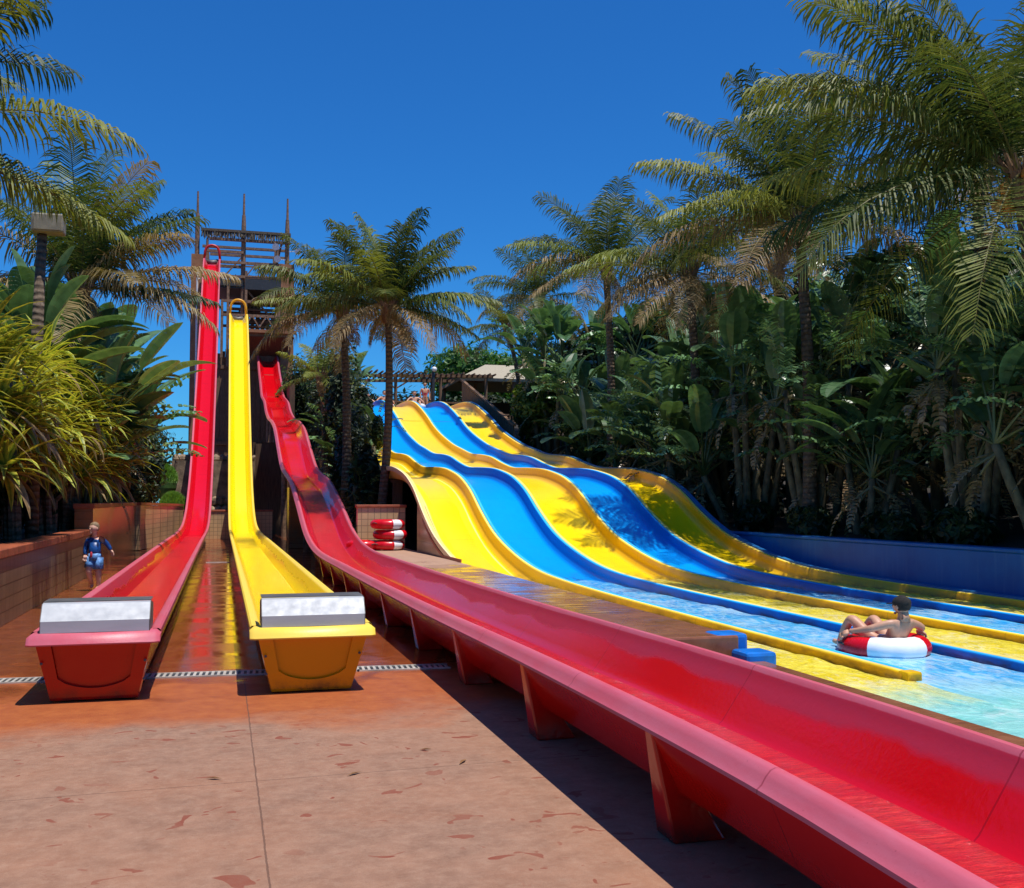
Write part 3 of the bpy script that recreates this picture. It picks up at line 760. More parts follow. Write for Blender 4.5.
def hand(mb, wrist, d, palm_n, L=.13, curl=.5):
    """palm + 4 unequal fingers + thumb; d = direction of fingers, palm_n = palm normal (fingers curl to it)"""
    d = Vector(d).normalized(); n_ = Vector(palm_n); n_ = (n_ - d*n_.dot(d)).normalized(); s_ = d.cross(n_)
    w0 = Vector(wrist); 
    for a in range(3):
        off = s_*(a-1)*L*.17
        mb.tube([w0+off*.6, w0+d*L*.25+off, w0+d*L*.52+off], [L*.13, L*.16, L*.13], 8)
    for i, (ln, so2) in enumerate(((.40,-.30),(.47,-.1),(.44,.1),(.34,.29))):
        b = w0 + d*L*.48 + s_*L*so2
        p1 = b + d*L*ln*.45 + n_*L*ln*.1*curl; p2 = p1 + (d*(1-curl*.6)+n_*curl).normalized()*L*ln*.32; p3 = p2 + (d*(1-curl)+n_*curl*1.2).normalized()*L*ln*.26
        mb.tube([b, p1, p2, p3], [L*.085, L*.078, L*.07, L*.05], 6)
    b = w0 + d*L*.15 - s_*L*.2
    mb.tube([b, b - s_*L*.2 + d*L*.18 + n_*L*.05, b - s_*L*.24 + d*L*.4 + n_*L*.14*curl*2], [L*.11, L*.09, L*.06], 6)

# --- boy running (height about 1.13 m), local frame: +F faces walking direction
boy = empty('person', (-2.02, 18.7, 0), 'running boy in a blue long-sleeved swim shirt and blue patterned shorts', 'person')
def rot(p, a):
    c_, s_ = math.cos(a), math.sin(a); return (p[0]*c_-p[1]*s_, p[0]*s_+p[1]*c_, p[2])
BA = R(-14)
J = dict(pel=(0,0,.56,.085), wai=(0,-.01,.66,.08), che=(0,-.03,.80,.095), nk0=(0,-.035,.895,.05), nk=(0,-.05,.95,.036),
         sl=(-.10,-.03,.865,.045), el=(-.15,.0,.72,.033), wl=(-.13,-.07,.585,.025),
         sr=(.10,-.03,.865,.045), er=(.19,.03,.77,.033), wr=(.25,.05,.66,.024),
         hl=(-.06,0,.52,.07), kl=(-.07,-.09,.33,.05), kl2=(-.07,.0,.2,.043), al=(-.07,.10,.10,.028), tl=(-.07,.05,.04,.026),
         hr=(.06,0,.52,.07), kr=(.07,-.01,.29,.05), kr2=(.065,.01,.18,.045), ar=(.06,.03,.06,.03), tr=(.06,-.09,.025,.024))
J = {k: rot(v[:3], BA) + (v[3],) for k, v in J.items()}
ED = [('pel','wai'),('wai','che'),('che','nk0'),('nk0','nk'),('che','sl'),('sl','el'),('el','wl'),('che','sr'),('sr','er'),('er','wr'),
      ('pel','hl'),('hl','kl'),('kl','kl2'),('kl2','al'),('al','tl'),('pel','hr'),('hr','kr'),('kr','kr2'),('kr2','ar'),('ar','tr')]
m = MB(); skin_to(m, J, ED, 2)
hc = rot((0,-.06,1.035), BA); hd = rot((-.45,-1,-.05), BA); Mx = head(m, hc, .185, hd)
m.tube([J['nk0'][:3], hc], [.042, .038], 10)
hand(m, J['wl'][:3], rot((.03,-.1,-1), BA), rot((.3,-.5,0), BA), .11, .5)
hand(m, J['wr'][:3], rot((.4,.0,-1), BA), rot((-.5,-.5,0), BA), .11, .3)
body = m.build('body', M['skin_pale'], boy, smooth=True)
hair(boy, hc, .185, Mx, M['hair_fair']); eyes(boy, hc, .185, Mx, M['eye'])
g = lambda k, d: J[k][:3] + (J[k][3]+d,)
m = MB(); skin_to(m, {'wai': g('wai',.012), 'pel': (J['pel'][0], J['pel'][1], .58, .092), 'che': g('che',.014), 'nk0': g('nk0',.008), 'sl': g('sl',.01), 'el': g('el',.01), 'wl': g('wl',.009), 'sr': g('sr',.01), 'er': g('er',.01), 'wr': g('wr',.009)},
    [('wai','pel'),('wai','che'),('che','nk0'),('che','sl'),('sl','el'),('el','wl'),('che','sr'),('sr','er'),('er','wr')], 2)
m.tube([(J['wai'][0], J['wai'][1], .80), J['wai'][:3], (J['pel'][0], J['pel'][1], .56)], [.098, .098, .104], 16)
m.build('swim_shirt', M['rash'], boy, smooth=True)
m = MB(); mid = lambda a, b, t: tuple(lerp(J[a][i], J[b][i], t) for i in range(3))
m.tube([(J['wai'][0], J['wai'][1], .63), J['pel'][:3], (J['pel'][0], J['pel'][1], .50)], [.098, .108, .10], 16)
for hk, kk in (('hl','kl'),('hr','kr')): m.tube([tuple(J[hk][:2])+(.55,), mid(hk, kk, .3), mid(hk, kk, .72)], [.078, .078, .080], 14)
m.build('swim_shorts', M['shorts'], boy, smooth=True)
m = MB(); q = rot((-.02,-.105,.60), BA); m.ball(q, (.025,.012,.05), 8, 6); m.build('red_emblem', M['cloth_red'], boy, smooth=True)

# --- young man in a swim ring, facing +Y
mx_, my_ = 6.28, 9.05
swim_ring((mx_, my_, -.05), R(-100), 'red and white swim ring carrying the man with the cap in the blue lane', sc=.92, whites=((-42, 40), (150, 185)), R0=.345, r0=.135)
man = empty('person', (mx_, my_, 0), 'shirtless man with a dark cap sitting in a swim ring, arms spread over it', 'person', sc=.84)
a0 = R(12)
J = dict(pel=(0,-.10,.06,.13), wai=(0,-.19,.17,.12), che=(0,-.27,.31,.135), nk0=(0,-.31,.42,.075), nk=(0,-.305,.50,.064),
         sl=(-.17,-.28,.385,.06), el=(-.36,-.12,.31,.043), wl=(-.43,.12,.262,.03),
         sr=(.17,-.28,.385,.06), er=(.35,-.26,.30,.043), wr=(.48,-.10,.25,.03),
         hl=(-.10,.0,.07,.10), kl=(-.20,.30,.40,.066), cl=(-.17,.44,.24,.055), al=(-.13,.58,.06,.035), tl=(-.13,.68,.08,.03),
         hr=(.10,.0,.07,.10), kr=(.17,.31,.38,.066), cr=(.17,.45,.22,.055), ar=(.15,.6,.05,.035), tr=(.15,.7,.07,.03))
J = {k: rot(v[:3], a0) + (v[3],) for k, v in J.items()}
m = MB(); skin_to(m, J, [('pel','wai'),('wai','che'),('che','nk0'),('nk0','nk'),('che','sl'),('sl','el'),('el','wl'),('che','sr'),('sr','er'),('er','wr'),
    ('pel','hl'),('hl','kl'),('kl','cl'),('cl','al'),('al','tl'),('pel','hr'),('hr','kr'),('kr','cr'),('cr','ar'),('ar','tr')], 2)
hc = rot((-.01,-.28,.575), a0); hd = rot((-.12,1,-.05), a0); Mx = head(m, hc, .215, hd)
m.tube([rot((0,-.30,.40), a0), rot((0,-.30,.47), a0), hc], [.078, .062, .058], 12)
hand(m, J['wl'][:3], rot((-.5,.55,-.45), a0), rot((.3,.2,-1), a0), .16, .6)
hand(m, J['wr'][:3], rot((.8,.4,-.6), a0), rot((0,.2,-1), a0), .16, .5)
m.build('body', M['skin'], man, smooth=True)
hair(man, hc, .215, Mx, M['hair'], 1.0); eyes(man, hc, .215, Mx, M['eye'])
m = MB(); s_ = .215
tt = MB(); tt.ball((0,-.04*s_,.17*s_), (.44*s_,.51*s_,.36*s_), 18, 10); tt.box((-.3*s_,.38*s_,.10*s_), (.3*s_,.72*s_,.14*s_))
m.add([tuple(Mx @ Vector(v) + Vector(hc)) for v in tt.v], tt.f); m.build('cap', M['hair'], man, smooth=True)
m = MB(); g = lambda k, d: J[k][:3] + (J[k][3]+d,)
skin_to(m, {'pel': g('pel',.012), 'hl': g('hl',.012), 'k': tuple(lerp(J['hl'][i], J['kl'][i], .45) for i in range(3))+(.095,), 'hr': g('hr',.012), 'k2': tuple(lerp(J['hr'][i], J['kr'][i], .45) for i in range(3))+(.095,)}, [('pel','hl'),('hl','k'),('pel','hr'),('hr','k2')], 2)
m.build('swim_shorts', M['rash'], man, smooth=True)
m = MB(); c1 = Vector(J['wl'][:3]); m.tube([c1 + Vector((.03,-.03,.0)), c1 + Vector((.015,-.012,0))], .034, 10); m.build('wristband', M['white'], man)

# --- riders at the top
def sitter(x, y, z, label, shirt=None, face=-math.pi/2, sc=1, stand=False):
    p = empty('person', (x, y, z), label, 'person', None, face + math.pi/2, sc)
    if stand:
        J = dict(pel=(0,0,.9,.12), wai=(0,0,1.05,.11), che=(0,0,1.28,.13), nk=(0,0,1.46,.05), sl=(-.18,0,1.38,.055), el=(-.24,.0,1.12,.04), wl=(-.22,-.1,.9,.03), sr=(.18,0,1.38,.055), er=(.24,0,1.12,.04), wr=(.22,-.1,.9,.03),
                 hl=(-.09,0,.85,.09), kl=(-.1,-.02,.47,.06), al=(-.1,0,.08,.04), tl=(-.1,-.14,.04,.035), hr=(.09,0,.85,.09), kr=(.1,-.02,.47,.06), ar=(.1,0,.08,.04), tr=(.1,-.14,.04,.035)); hz = 1.6; hy = 0
    else:
        J = dict(pel=(0,.12,.14,.13), wai=(0,.17,.28,.12), che=(0,.2,.46,.13), nk=(0,.2,.64,.05), sl=(-.18,.2,.56,.055), el=(-.34,.1,.42,.04), wl=(-.40,-.08,.32,.03), sr=(.18,.2,.56,.055), er=(.34,.1,.42,.04), wr=(.40,-.08,.32,.03),
                 hl=(-.1,.0,.14,.09), kl=(-.16,-.35,.36,.06), al=(-.14,-.6,.1,.04), tl=(-.14,-.7,.12,.035), hr=(.1,0,.14,.09), kr=(.16,-.35,.36,.06), ar=(.14,-.6,.1,.04), tr=(.14,-.7,.12,.035)); hz = .77; hy = .19
    E_ = [('pel','wai'),('wai','che'),('che','nk'),('che','sl'),('sl','el'),('el','wl'),('che','sr'),('sr','er'),('er','wr'),('pel','hl'),('hl','kl'),('kl','al'),('al','tl'),('pel','hr'),('hr','kr'),('kr','ar'),('ar','tr')]
    m = MB(); skin_to(m, J, E_, 1); Mx = head(m, (0, hy, hz), .23, (0,-1,0))
    hand(m, J['wl'][:3], (-.1,-.7,-.5), (1,0,-.5), .16, .5); hand(m, J['wr'][:3], (.1,-.7,-.5), (-1,0,-.5), .16, .5)
    m.build('body', M['skin'], p, smooth=True); hair(p, (0, hy, hz), .23, Mx, M['hair']); eyes(p, (0, hy, hz), .23, Mx, M['eye'])
    if shirt:
        g = lambda k, d: J[k][:3]+(J[k][3]+d,)
        m = MB(); skin_to(m, {'wai': g('wai',.012), 'pel': g('pel',.015), 'che': g('che',.012), 'sl': g('sl',.01), 'sr': g('sr',.01)}, [('wai','pel'),('wai','che'),('che','sl'),('che','sr')], 1)
        m.build('shirt', shirt, p, smooth=True)
    return p
def bedz(y): return zr(lp, y) - .30
swim_ring((7.0+.35, 49.2, 5.76), 0, 'red swim ring under the rider at the top of the middle yellow lane', R0=.33, r0=.14)
sitter(7.35, 49.2, 5.80, 'bare-chested rider in a ring at the top of the middle yellow lane')
sitter(6.75, 50.6, 5.80, 'seated person waiting left of the riders at the slide top', M['white'])
swim_ring((8.75, 49.0, 5.76), .3, 'red and white swim ring under the rider at the top of the far blue lane', whites=((-160, -20),), R0=.36, r0=.15)
sitter(8.75, 49.0, 5.80, 'rider sitting in a red and white ring at the top of the far blue lane')
sitter(9.75, 51.8, 5.7, 'person in red standing on the starting platform behind the lanes', M['cloth_red'], stand=True)
# starting platform
pf = empty('starting_platform', (4.3, 50.5, 0), 'timber starting platform with posts and rail at the top of the lanes', 'platform')
m = MB(); m.box((0, 0.02, 5.3), (8.5, 5.0, 5.70)); m.build('deck_boards', M['wood'], pf)
m = MB()
for i in range(15): m.box((.2+i*.58, 4.8, 5.7), (.26+i*.58, 4.86, 6.75))
m.box((0, 4.79, 6.7), (8.5, 4.87, 6.78)); m.box((0, 4.79, 6.2), (8.5, 4.87, 6.26)); m.build('railing', M['wood'], pf)
for x in (.3, 4.2, 8.2):
    m = MB(); m.box((x-.12, 1, 3.6), (x+.12, 1.24, 5.3)); m.build('post', M['wood_dark'], pf)

# ------------------------------------------------------------------ slide tower
tw = empty('slide_tower', (1, 60, 0), 'tall brown slide tower of pillars and rusty steel decks with thatched top', 'tower')
TX, TY = -1, -60  # local offset helper
def tb(name, mat, fn, lab=None):
    m = MB(); fn(m); o = m.build(name, mat, tw); o.location = (TX, TY, 0)
    if lab: o['label'] = lab
    return o
tb('pillar', M['pillar'], lambda m: m.box((-1.85, 60.9, 0), (-1.12, 61.5, 15.3)))
tb('pillar', M['pillar'], lambda m: m.box((3.08, 60.9, 0), (3.82, 61.5, 15.0)))
tb('pillar', M['pillar'], lambda m: m.box((-1.7, 65.2, 0), (-1.1, 65.8, 13.4)))
tb('pillar', M['pillar'], lambda m: m.box((3.1, 65.2, 0), (3.7, 65.8, 13.4)))
for px_, b_, t_ in ((-1.55, 15.3, 18.95), (.98, 11.0, 19.0), (3.42, 15.0, 18.9)):
    def f(m, px_=px_, b_=b_, t_=t_):
        m.tube([(px_, 61.2, b_), (px_, 61.2, t_-1.9)], .13, 8); m.tube([(px_, 61.2, t_-1.9), (px_, 61.2, t_-1.25)], [.13, .10], 8); m.tube([(px_, 61.2, t_-1.3), (px_, 61.2, t_)], [.075, .05], 8)
    tb('mast', M['steel'], f)
def f(m):
    for z, a, b in ((16.25, -.9, 3.6), (15.55, -1.1, 1.0), (14.95, -1.1, 3.2), (14.15, -.6, 3.2), (12.75, -.2, 3.2), (11.95, -.2, 3.2)):
        for y in (61.0, 64.9): m.bar((a, y, z), (b, y, z), .15)
    for x, z0, z1 in ((-1.0, 11, 16.2), (.17, 9, 14.2), (1.15, 11, 14.5), (2.85, 15, 16.2), (-.15, 9.5, 12.8), (3.0, 11.2, 15)):
        for y in (61.0, 63.0, 64.9): m.bar((x, y, z0), (x, y, z1), .14)
    for z in (16.25, 14.1, 11.3):
        for x in (-1.0, 1.0, 3.1): m.bar((x, 61.0, z), (x, 64.9, z), .1)
tb('steel_frame', M['steel'], f)
def f(m):
    zt, zb, y = 14.9, 14.2, 60.95
    xs_ = [1.15, 1.65, 2.1, 2.6, 3.1]
    for i in range(4):
        m.bar((xs_[i], y, zb if i % 2 == 0 else zt), (xs_[i+1], y, zt if i % 2 == 0 else zb), .07)
    m.bar((1.1, y, zt), (3.15, y, zt), .08); m.bar((1.1, y, zb), (3.15, y, zb), .08)
    for x in (1.4, 1.9, 2.4, 2.85): m.bar((x, 64.8, 13.9), (x, 64.8, 15.1), .05)
    xs_ = [1.1, 1.5, 1.9, 2.3, 2.7, 3.1]; zt, zb = 11.95, 11.3
    for i in range(5): m.bar((xs_[i], y, zb if i % 2 == 0 else zt), (xs_[i+1], y, zt if i % 2 == 0 else zb), .07)
tb('lattice_rail', M['steel'], f)
tb('cross_bracing', M['steel'], lambda m: [m.bar(a_, b_, .08) for a_, b_ in (((-1,64.8,13.8),(1,64.8,16.2)),((1,64.8,13.8),(3.1,64.8,16.2)),((.2,64.8,11.4),(1.1,64.8,13.4)),((1.2,64.8,13.4),(3.1,64.8,11.2)),((-.9,63,15.2),(3.1,63,15.2)),((-.9,63,14.6),(3.1,63,14.6)),((.2,63,12.3),(3.1,63,12.3)),((.2,62.2,11.7),(3.1,62.2,11.7)),((.2,62.2,12.5),(3.1,62.2,12.5)))])
tb('slat_panel', M['wood_dark'], lambda m: [m.box((-.9+i*.2, 64.7, 13.75), (-.78+i*.2, 64.74, 15.0)) for i in range(20)])
tb('slat_panel', M['wood'], lambda m: [m.box((.2, 64.3, 11.1+i*.34), (3.1, 64.36, 11.28+i*.34)) for i in range(7)])
tb('side_panel', M['wood'], lambda m: [m.box((1.2+i*.3, 64.6, 11.0), (1.42+i*.3, 64.68, 12.7)) for i in range(6)])
tb('upper_deck', M['steel_dark'], lambda m: (m.box((-.9, 61.05, 13.5), (3.1, 64.8, 13.72)), m.box((1.1, 60.92, 13.45), (3.14, 61.0, 14.05)), m.box((-.4, 60.92, 13.6), (.95, 61.0, 13.95))))
tb('lower_deck', M['pillar'], lambda m: (m.box((.3, 59.8, 10.55), (3.75, 65, 10.8)), m.box((.2, 59.6, 10.8), (3.9, 59.8, 10.98))))
tb('awning', M['wood_dark'], lambda m: m.add([(.2, 59.7, 10.6), (3.8, 59.7, 10.6), (3.2, 61.4, 9.6), (.6, 61.4, 9.6)], [(0,1,2,3)]))
tb('dark_backing', M['steel_dark'], lambda m: [m.bar((-.6+i*.3, 64.95, 13.9), (-.6+i*.3, 64.95, 15.1), .05) for i in range(12)] and [m.box((1.2, 64.95, 12.75), (2.1, 65.0, 13.4))])
def f(m):
    for i in range(220):
        x = -1.3 + 4.9*i/220; d = random.uniform(.28, .6); m.bar((x, 60.95+random.uniform(-.1,.1), 16.75), (x+random.uniform(-.05,.05), 60.9+random.uniform(-.1,.1), 16.75-d), .035)
    m.box((-1.35, 60.85, 16.66), (3.6, 61.1, 16.8))
tb('thatch_fringe', M['thatch'], f)
tb('top_beam', M['steel'], lambda m: m.box((-1.35, 64.9, 16.66), (3.6, 65.1, 16.8)))
def f(m):
    m.tube([(-1.0, 60.4, 14.3), (-1.45, 60.4, 14.3), (-1.5, 60.4, 14.2), (-1.5, 60.4, 4)], .05, 8); m.tube([(-1.45, 60.4, 13.8), (-1.0, 60.4, 13.8)], .035, 6)
tb('water_pipe', M['white'], f)
for x, z in ((2.75, 16.0), (2.85, 15.3), (4.0, 15.8), (4.05, 15.2)):
    def f(m, x=x, z=z): m.tube([(x, 61.0, z), (x, 60.65, z-.08)], [.13, .2], 12); m.bar((x, 61.0, z), (3.45, 61.15, z), .04)
    tb('floodlight', M['lampglass'], f)
def f(m):
    for k in range(9):
        z = 11.4+k*.26; y = 61.5+k*.3; m.box((1.3, y, z), (2.9, y+.28, z+.04))
    m.bar((1.3, 61.5, 11.3), (1.3, 64.2, 13.6), .08, .2); m.bar((2.9, 61.5, 11.3), (2.9, 64.2, 13.6), .08, .2)
    m.bar((1.15, 61.3, 13.5), (2.6, 61.3, 11.9), .1)
tb('stairs', M['wood'], f)
tb('timber_base', M['wood'], lambda m: ([m.box((-1.05+i*.28, 61.2+.03*(i % 2), 0), (-1.05+i*.28+.27, 61.6, 9.9 + .15*math.sin(i*2.1))) for i in range(15)], m.box((-1.0,61.45,0),(3.1,61.55,9.6)), m.box((-1.2, 61.1, 8.9), (3.3, 61.19, 9.1)), m.box((-1.2, 61.1, 4.6), (3.3, 61.19, 4.8))))
for a_, b_ in (((3.1, 52, 0), (3.35, 60.8, 7.2)), ((1.35, 50.5, 0), (3.1, 50.7, 4.2)), ((1.35, 46.0, 0), (3.2, 46.2, 3.9))): tb('side_cladding', M['wood_dark'], lambda m: m.box(a_, b_))

# rock bank between the slides & grass mounds
m = MB()
for j in range(6):
    for i in range(16):
        x = -2.1 + i*.28 + (j % 2)*.14 + random.uniform(-.03,.03); z = 1.0 + j*.46
        y = 47.2 + j*.3
        m.ball((x, y, z), (.19+random.uniform(0,.05), .3, .24), 8, 6, fn=lambda p: p*(1+.2*noise.noise(p*2+Vector((x,z,0)))))
m.box((-2.1, 47.4, 0), (2.3, 49.4, 3.2))
tag(m.build('rock_bank', M['rock']), 'brown stacked rock bank behind the back wall between the straight slides', 'rock bank')

# ------------------------------------------------------------------ vegetation
def V3(az, el): return Vector((math.cos(az)*math.cos(el), math.sin(az)*math.cos(el), math.sin(el)))
def frond(mb, base, az, el, L, droop, c1, c2, W=.62, hang=.35, st=56, wind=Vector((0,0,0)), rr=.022):
    n = 16; pts = [Vector(base)]; tans = []
    for i in range(n):
        s = i / n; e = el - droop * .78 * s**1.5; az += random.uniform(-.02, .02)
        d = (V3(az, e) + wind * s).normalized(); tans.append(d); pts.append(pts[-1] + d * (L / n))
    tans.append(tans[-1])
    mb.tube(pts[::2], [rr*(1-.8*i/8) for i in range(len(pts[::2]))], 4, mix3(c1, (.30,.24,.08), .6), cap=False)
    st = int(st*1.45); twist = random.uniform(-.25, .25); gap = random.random()
    for k in range(st):
        s = .13 + .87 * k / st; f = s * n; i = min(n-1, int(f)); p = pts[i].lerp(pts[i+1], f-i); t = tans[i]
        side = t.cross(Vector((0,0,1)))
        if side.length < .1: side = Vector((math.sin(az), -math.cos(az), 0))
        side.normalize(); up = side.cross(t)
        ll = W * (math.sin(math.pi*(.12+.80*s))**.7) * random.uniform(.82, 1.1)
        fw = .22 + .75*s*s
        for sg in (-1, 1):
            if random.random() < .09: continue
            hg = (hang + .14) * random.uniform(.4, 1.8)
            d0 = (side*sg + t*(fw+random.uniform(-.12,.12)) + up*(.16+twist*sg+random.uniform(-.12,.12))).normalized()
            d1 = (d0 + Vector((0,0,-hg*1.3)) + wind*.5).normalized(); d2 = (d1 + Vector((0,0,-hg*1.8))).normalized()
            q1 = p + d0*ll*.4; q2 = q1 + d1*ll*.35; q3 = q2 + d2*ll*.27
            wv = t * .0165; cc = mix3(c1, c2, min(1, max(0, random.gauss(.22, .28) + .4*s*s)))
            ct = mix3(cc, c2, .6)
            mb.add([p-wv*.7, p+wv*.7, q1+wv, q1-wv, q2+wv*.8, q2-wv*.8, q3], [(0,1,2,3),(3,2,4,5),(5,4,6)], [cc,cc,cc,cc,ct,ct,ct])
G1 = (.036, .078, .018); G2 = (.15, .175, .038); DRY = (.27, .17, .07); DRY2 = (.36, .26, .13); YG = (.22, .26, .04); DKG = (.022, .042, .014)
def palm(base, top, label, nf=26, L=3.4, r=.15, seed=0, dryn=6, wind=(0,0,0), spear=False, husk=False, lean=.3, yel=2, st=44, group='coconut palms around the slides', special=()):
    random.seed(seed); root = empty('palm_tree', base, label, 'palm tree', group)
    b = Vector((0,0,-.2)); t = Vector(top) - Vector(base); pts = []; rs_ = []
    for i in range(13):
        s = i/12; p = b.lerp(t, s); p.x += lean*math.sin(s*math.pi)*.5; p.y += lean*.3*math.sin(s*2.5)
        pts.append(p); rs_.append(r*.85*(1.25 - .45*s if s > .08 else 1.7) * (1 + .05*(i % 2)))
    m = MB(); m.tube(pts, rs_, 12); tr = m.build('trunk', M['trunk'], root, smooth=True)
    m = MB(); w_ = Vector(wind)
    nf = int(nf*.70); dryn = int(dryn*.75)
    for i in range(nf):
        f = i / nf; az = i*2.39996 + random.uniform(-.25, .25)
        e0 = lerp(1.5, -.40, f**.95) + random.uniform(-.15, .15); dr = lerp(.75, 1.25, f) + random.uniform(-.25, .4)
        c1, c2 = mix3(DKG, G1, random.random()*1.2), G2
        if f > 1 - dryn/nf: c1, c2 = mix3(G1, DRY, random.uniform(.4, 1)), DRY2
        elif random.random() < yel/nf*1.5: c1, c2 = G2, YG
        frond(m, t + V3(az, .2)*.12, az, e0, L*random.uniform(.82, 1.08)*(.75+.25*min(1, f*3)), dr, c1, c2, W=L*random.uniform(.24,.30), hang=lerp(.15, .75, f), st=st, wind=w_)
    for (azd, e0, dr, LL, kind) in special:
        c1, c2 = {'g': (G1, G2), 'y': (G2, YG), 'd': (DRY, DRY2), 'k': (DKG, G1)}[kind]
        frond(m, t, R(azd), R(e0), LL, dr, c1, c2, W=LL*.27, hang=.55, st=st+10, wind=w_)
    for i in range(3):
        az = random.uniform(0, 6.28); frond(m, t, az, -.8, L*.4, .9, DRY, DRY2, W=.4, hang=.9, st=24)
    m.build('crown', M['palmleaf'], root)
    m = MB()
    for i in range(14):
        az = i*2.4; m.tube([t+V3(az,-.6)*.1+Vector((0,0,-.35)), t+V3(az,.3)*.2, t+V3(az,.8)*.55], [.06,.05,.025], 5, (.5,.35,.2))
    m.build('leaf_base', M['wood'], tr)
    if spear:
        m = MB()
        for i in range(9):
            a_ = random.uniform(0, 6.28); d = V3(a_, R(random.uniform(74, 88))); sd_ = V3(a_+1.57, 0)*.06; LL = random.uniform(1.3, 2.1)
            q = t + V3(a_, 0)*.1; m.add([q-sd_*.5, q+sd_*.5, q+d*LL*.6+sd_, q+d*LL*.6-sd_, q+d*LL], [(0,1,2,3),(3,2,4)])
        m.build('young_frond', M['spear'], root)
    if husk:
        m = MB()
        for i in range(16): m.ball(t + Vector((random.uniform(-.3,.3), random.uniform(-.3,.3), random.uniform(-.45,.0))), .11, 8, 6)
        m.build('coconut_cluster', M['husk'], root, smooth=True)
    return root

def paddle(mb, base, az, e0, pet, BL, BW, torn, c1, c2, droop=.9, roll=0):
    """strelitzia / banana leaf on a long stalk; torn leaves split into strips"""
    pts = []; p = Vector(base); n = 6
    for i in range(n): pts.append(p.copy()); p = p + V3(az, e0 - .12*i/n)*(pet/n)
    mb.tube(pts + [p], [.035-.02*i/n for i in range(n+1)], 5, mix3(c1, (.14,.16,.05), .5), cap=False)
    ns = 12; mid = [p.copy()]; td = []
    for i in range(ns):
        e = e0 - .12 - droop*((i+1)/ns)**1.3; d = V3(az, e); td.append(d); p = p + d*(BL/ns); mid.append(p.copy())
    td.append(td[-1])
    side = Vector((math.sin(az), -math.cos(az), 0)); 
    for sg in (-1, 1):
        prev = None
        for i in range(ns):
            s0 = i/ns; s1 = (i+1)/ns
            if torn: s1 = s0 + (1/ns)*random.uniform(.45, .8)
            w0 = BW*.5*(math.sin(math.pi*min(1, .10+.9*s0))**.55); w1 = BW*.5*(max(0, math.sin(math.pi*min(1, .10+.9*s1)))**.55)
            up = side.cross(td[i])*(-1)
            if up.z < 0: up = -up
            ca = math.cos(roll); 
            dv = (side*sg + up*.45 + td[i]*(.25 if not torn else random.uniform(.1,.6))).normalized()
            hg = random.uniform(.3, 1.4) if torn else .45
            dv2 = (dv + Vector((0,0,-hg))).normalized()
            a = mid[i]; b = mid[i].lerp(mid[i+1], (s1-s0)*ns)
            q = [a, b, b + dv*w1*.55, a + dv*w0*.55, b + dv*w1*.55 + dv2*w1*.5, a + dv*w0*.55 + dv2*w0*.5]
            if torn and random.random() < .12: continue
            if torn: w_ = random.random(); cc = mix3(c1, tuple(x*1.35 for x in c2), w_)
            else: cc = mix3(c1, c2, .25 + .12*(i % 2))
            ce = mix3(cc, c2, .4)
            mb.add(q, [(0,1,2,3),(3,2,4,5)], [cc,cc,cc,cc,ce,ce])
SG1 = (.036, .085, .034); SG2 = (.11, .19, .08); SD = (.18, .13, .07)
def strel_mesh(seed, H=4.2, stems=6, big=.0, leaves=8, spread=.9, torn=.7, dead=5, bright=1.0, LS=1.0, dro=(.35,1.2), BWs=1.2):
    random.seed(seed); st = MB(); lf = MB()
    s1 = tuple(x*bright for x in SG1); s2 = tuple(x*bright for x in SG2)
    for k in range(stems):
        a_ = random.uniform(0, 6.28); rr = random.uniform(.1, spread); h = H*random.uniform(.25, .72)
        b = Vector((math.cos(a_)*rr*.5, math.sin(a_)*rr*.5, -.3)); t = Vector((math.cos(a_)*rr*1.3, math.sin(a_)*rr*1.3, h))
        st.tube([b, b.lerp(t, .35)+Vector((0,0,.1)), b.lerp(t, .7), t], [.10, .085, .075, .07], 7)
        fan = random.uniform(0, 3.14)
        for i in range(leaves):
            u = (i/(leaves-1)-.5)*2; az = fan if u > 0 else fan+math.pi; az += random.uniform(-.3,.3)
            e = R(88 - 62*abs(u)**1.1 + random.uniform(-8,8))
            tn = random.random() < torn*(.4+abs(u))
            bb = random.random() < .22
            paddle(lf, t, az, e, random.uniform(.55,1.2)*LS, random.uniform(.9,1.45)*LS, random.uniform(.36,.56)*LS*BWs, tn, s1, s2 if not bb else (.20,.36,.17), droop=random.uniform(*dro))
        for i in range(dead):
            az = random.uniform(0, 6.28); paddle(lf, t-Vector((0,0,.15)), az, R(random.uniform(-60,-5)), .4, random.uniform(.6,1.1), .3, True, SD, mix3(SD, DRY2, .6), droop=.7)
    return st, lf
def strel(base, label, group, seed, sc=1, rz=0, proto=None, **kw):
    if proto is not None:
        o = copy_tree(proto); o.location = base; o.scale = (sc, sc, sc*random.uniform(.92,1.08)); o.rotation_euler.z = rz; o['label'] = label; o['group'] = group; return o
    st, lf = strel_mesh(seed, **kw); root = empty('wild_banana', base, label, 'plant', group, rz, sc)
    st.build('stem', M['stem'], root, smooth=True); lf.build('foliage', M['paddle'], root); return root

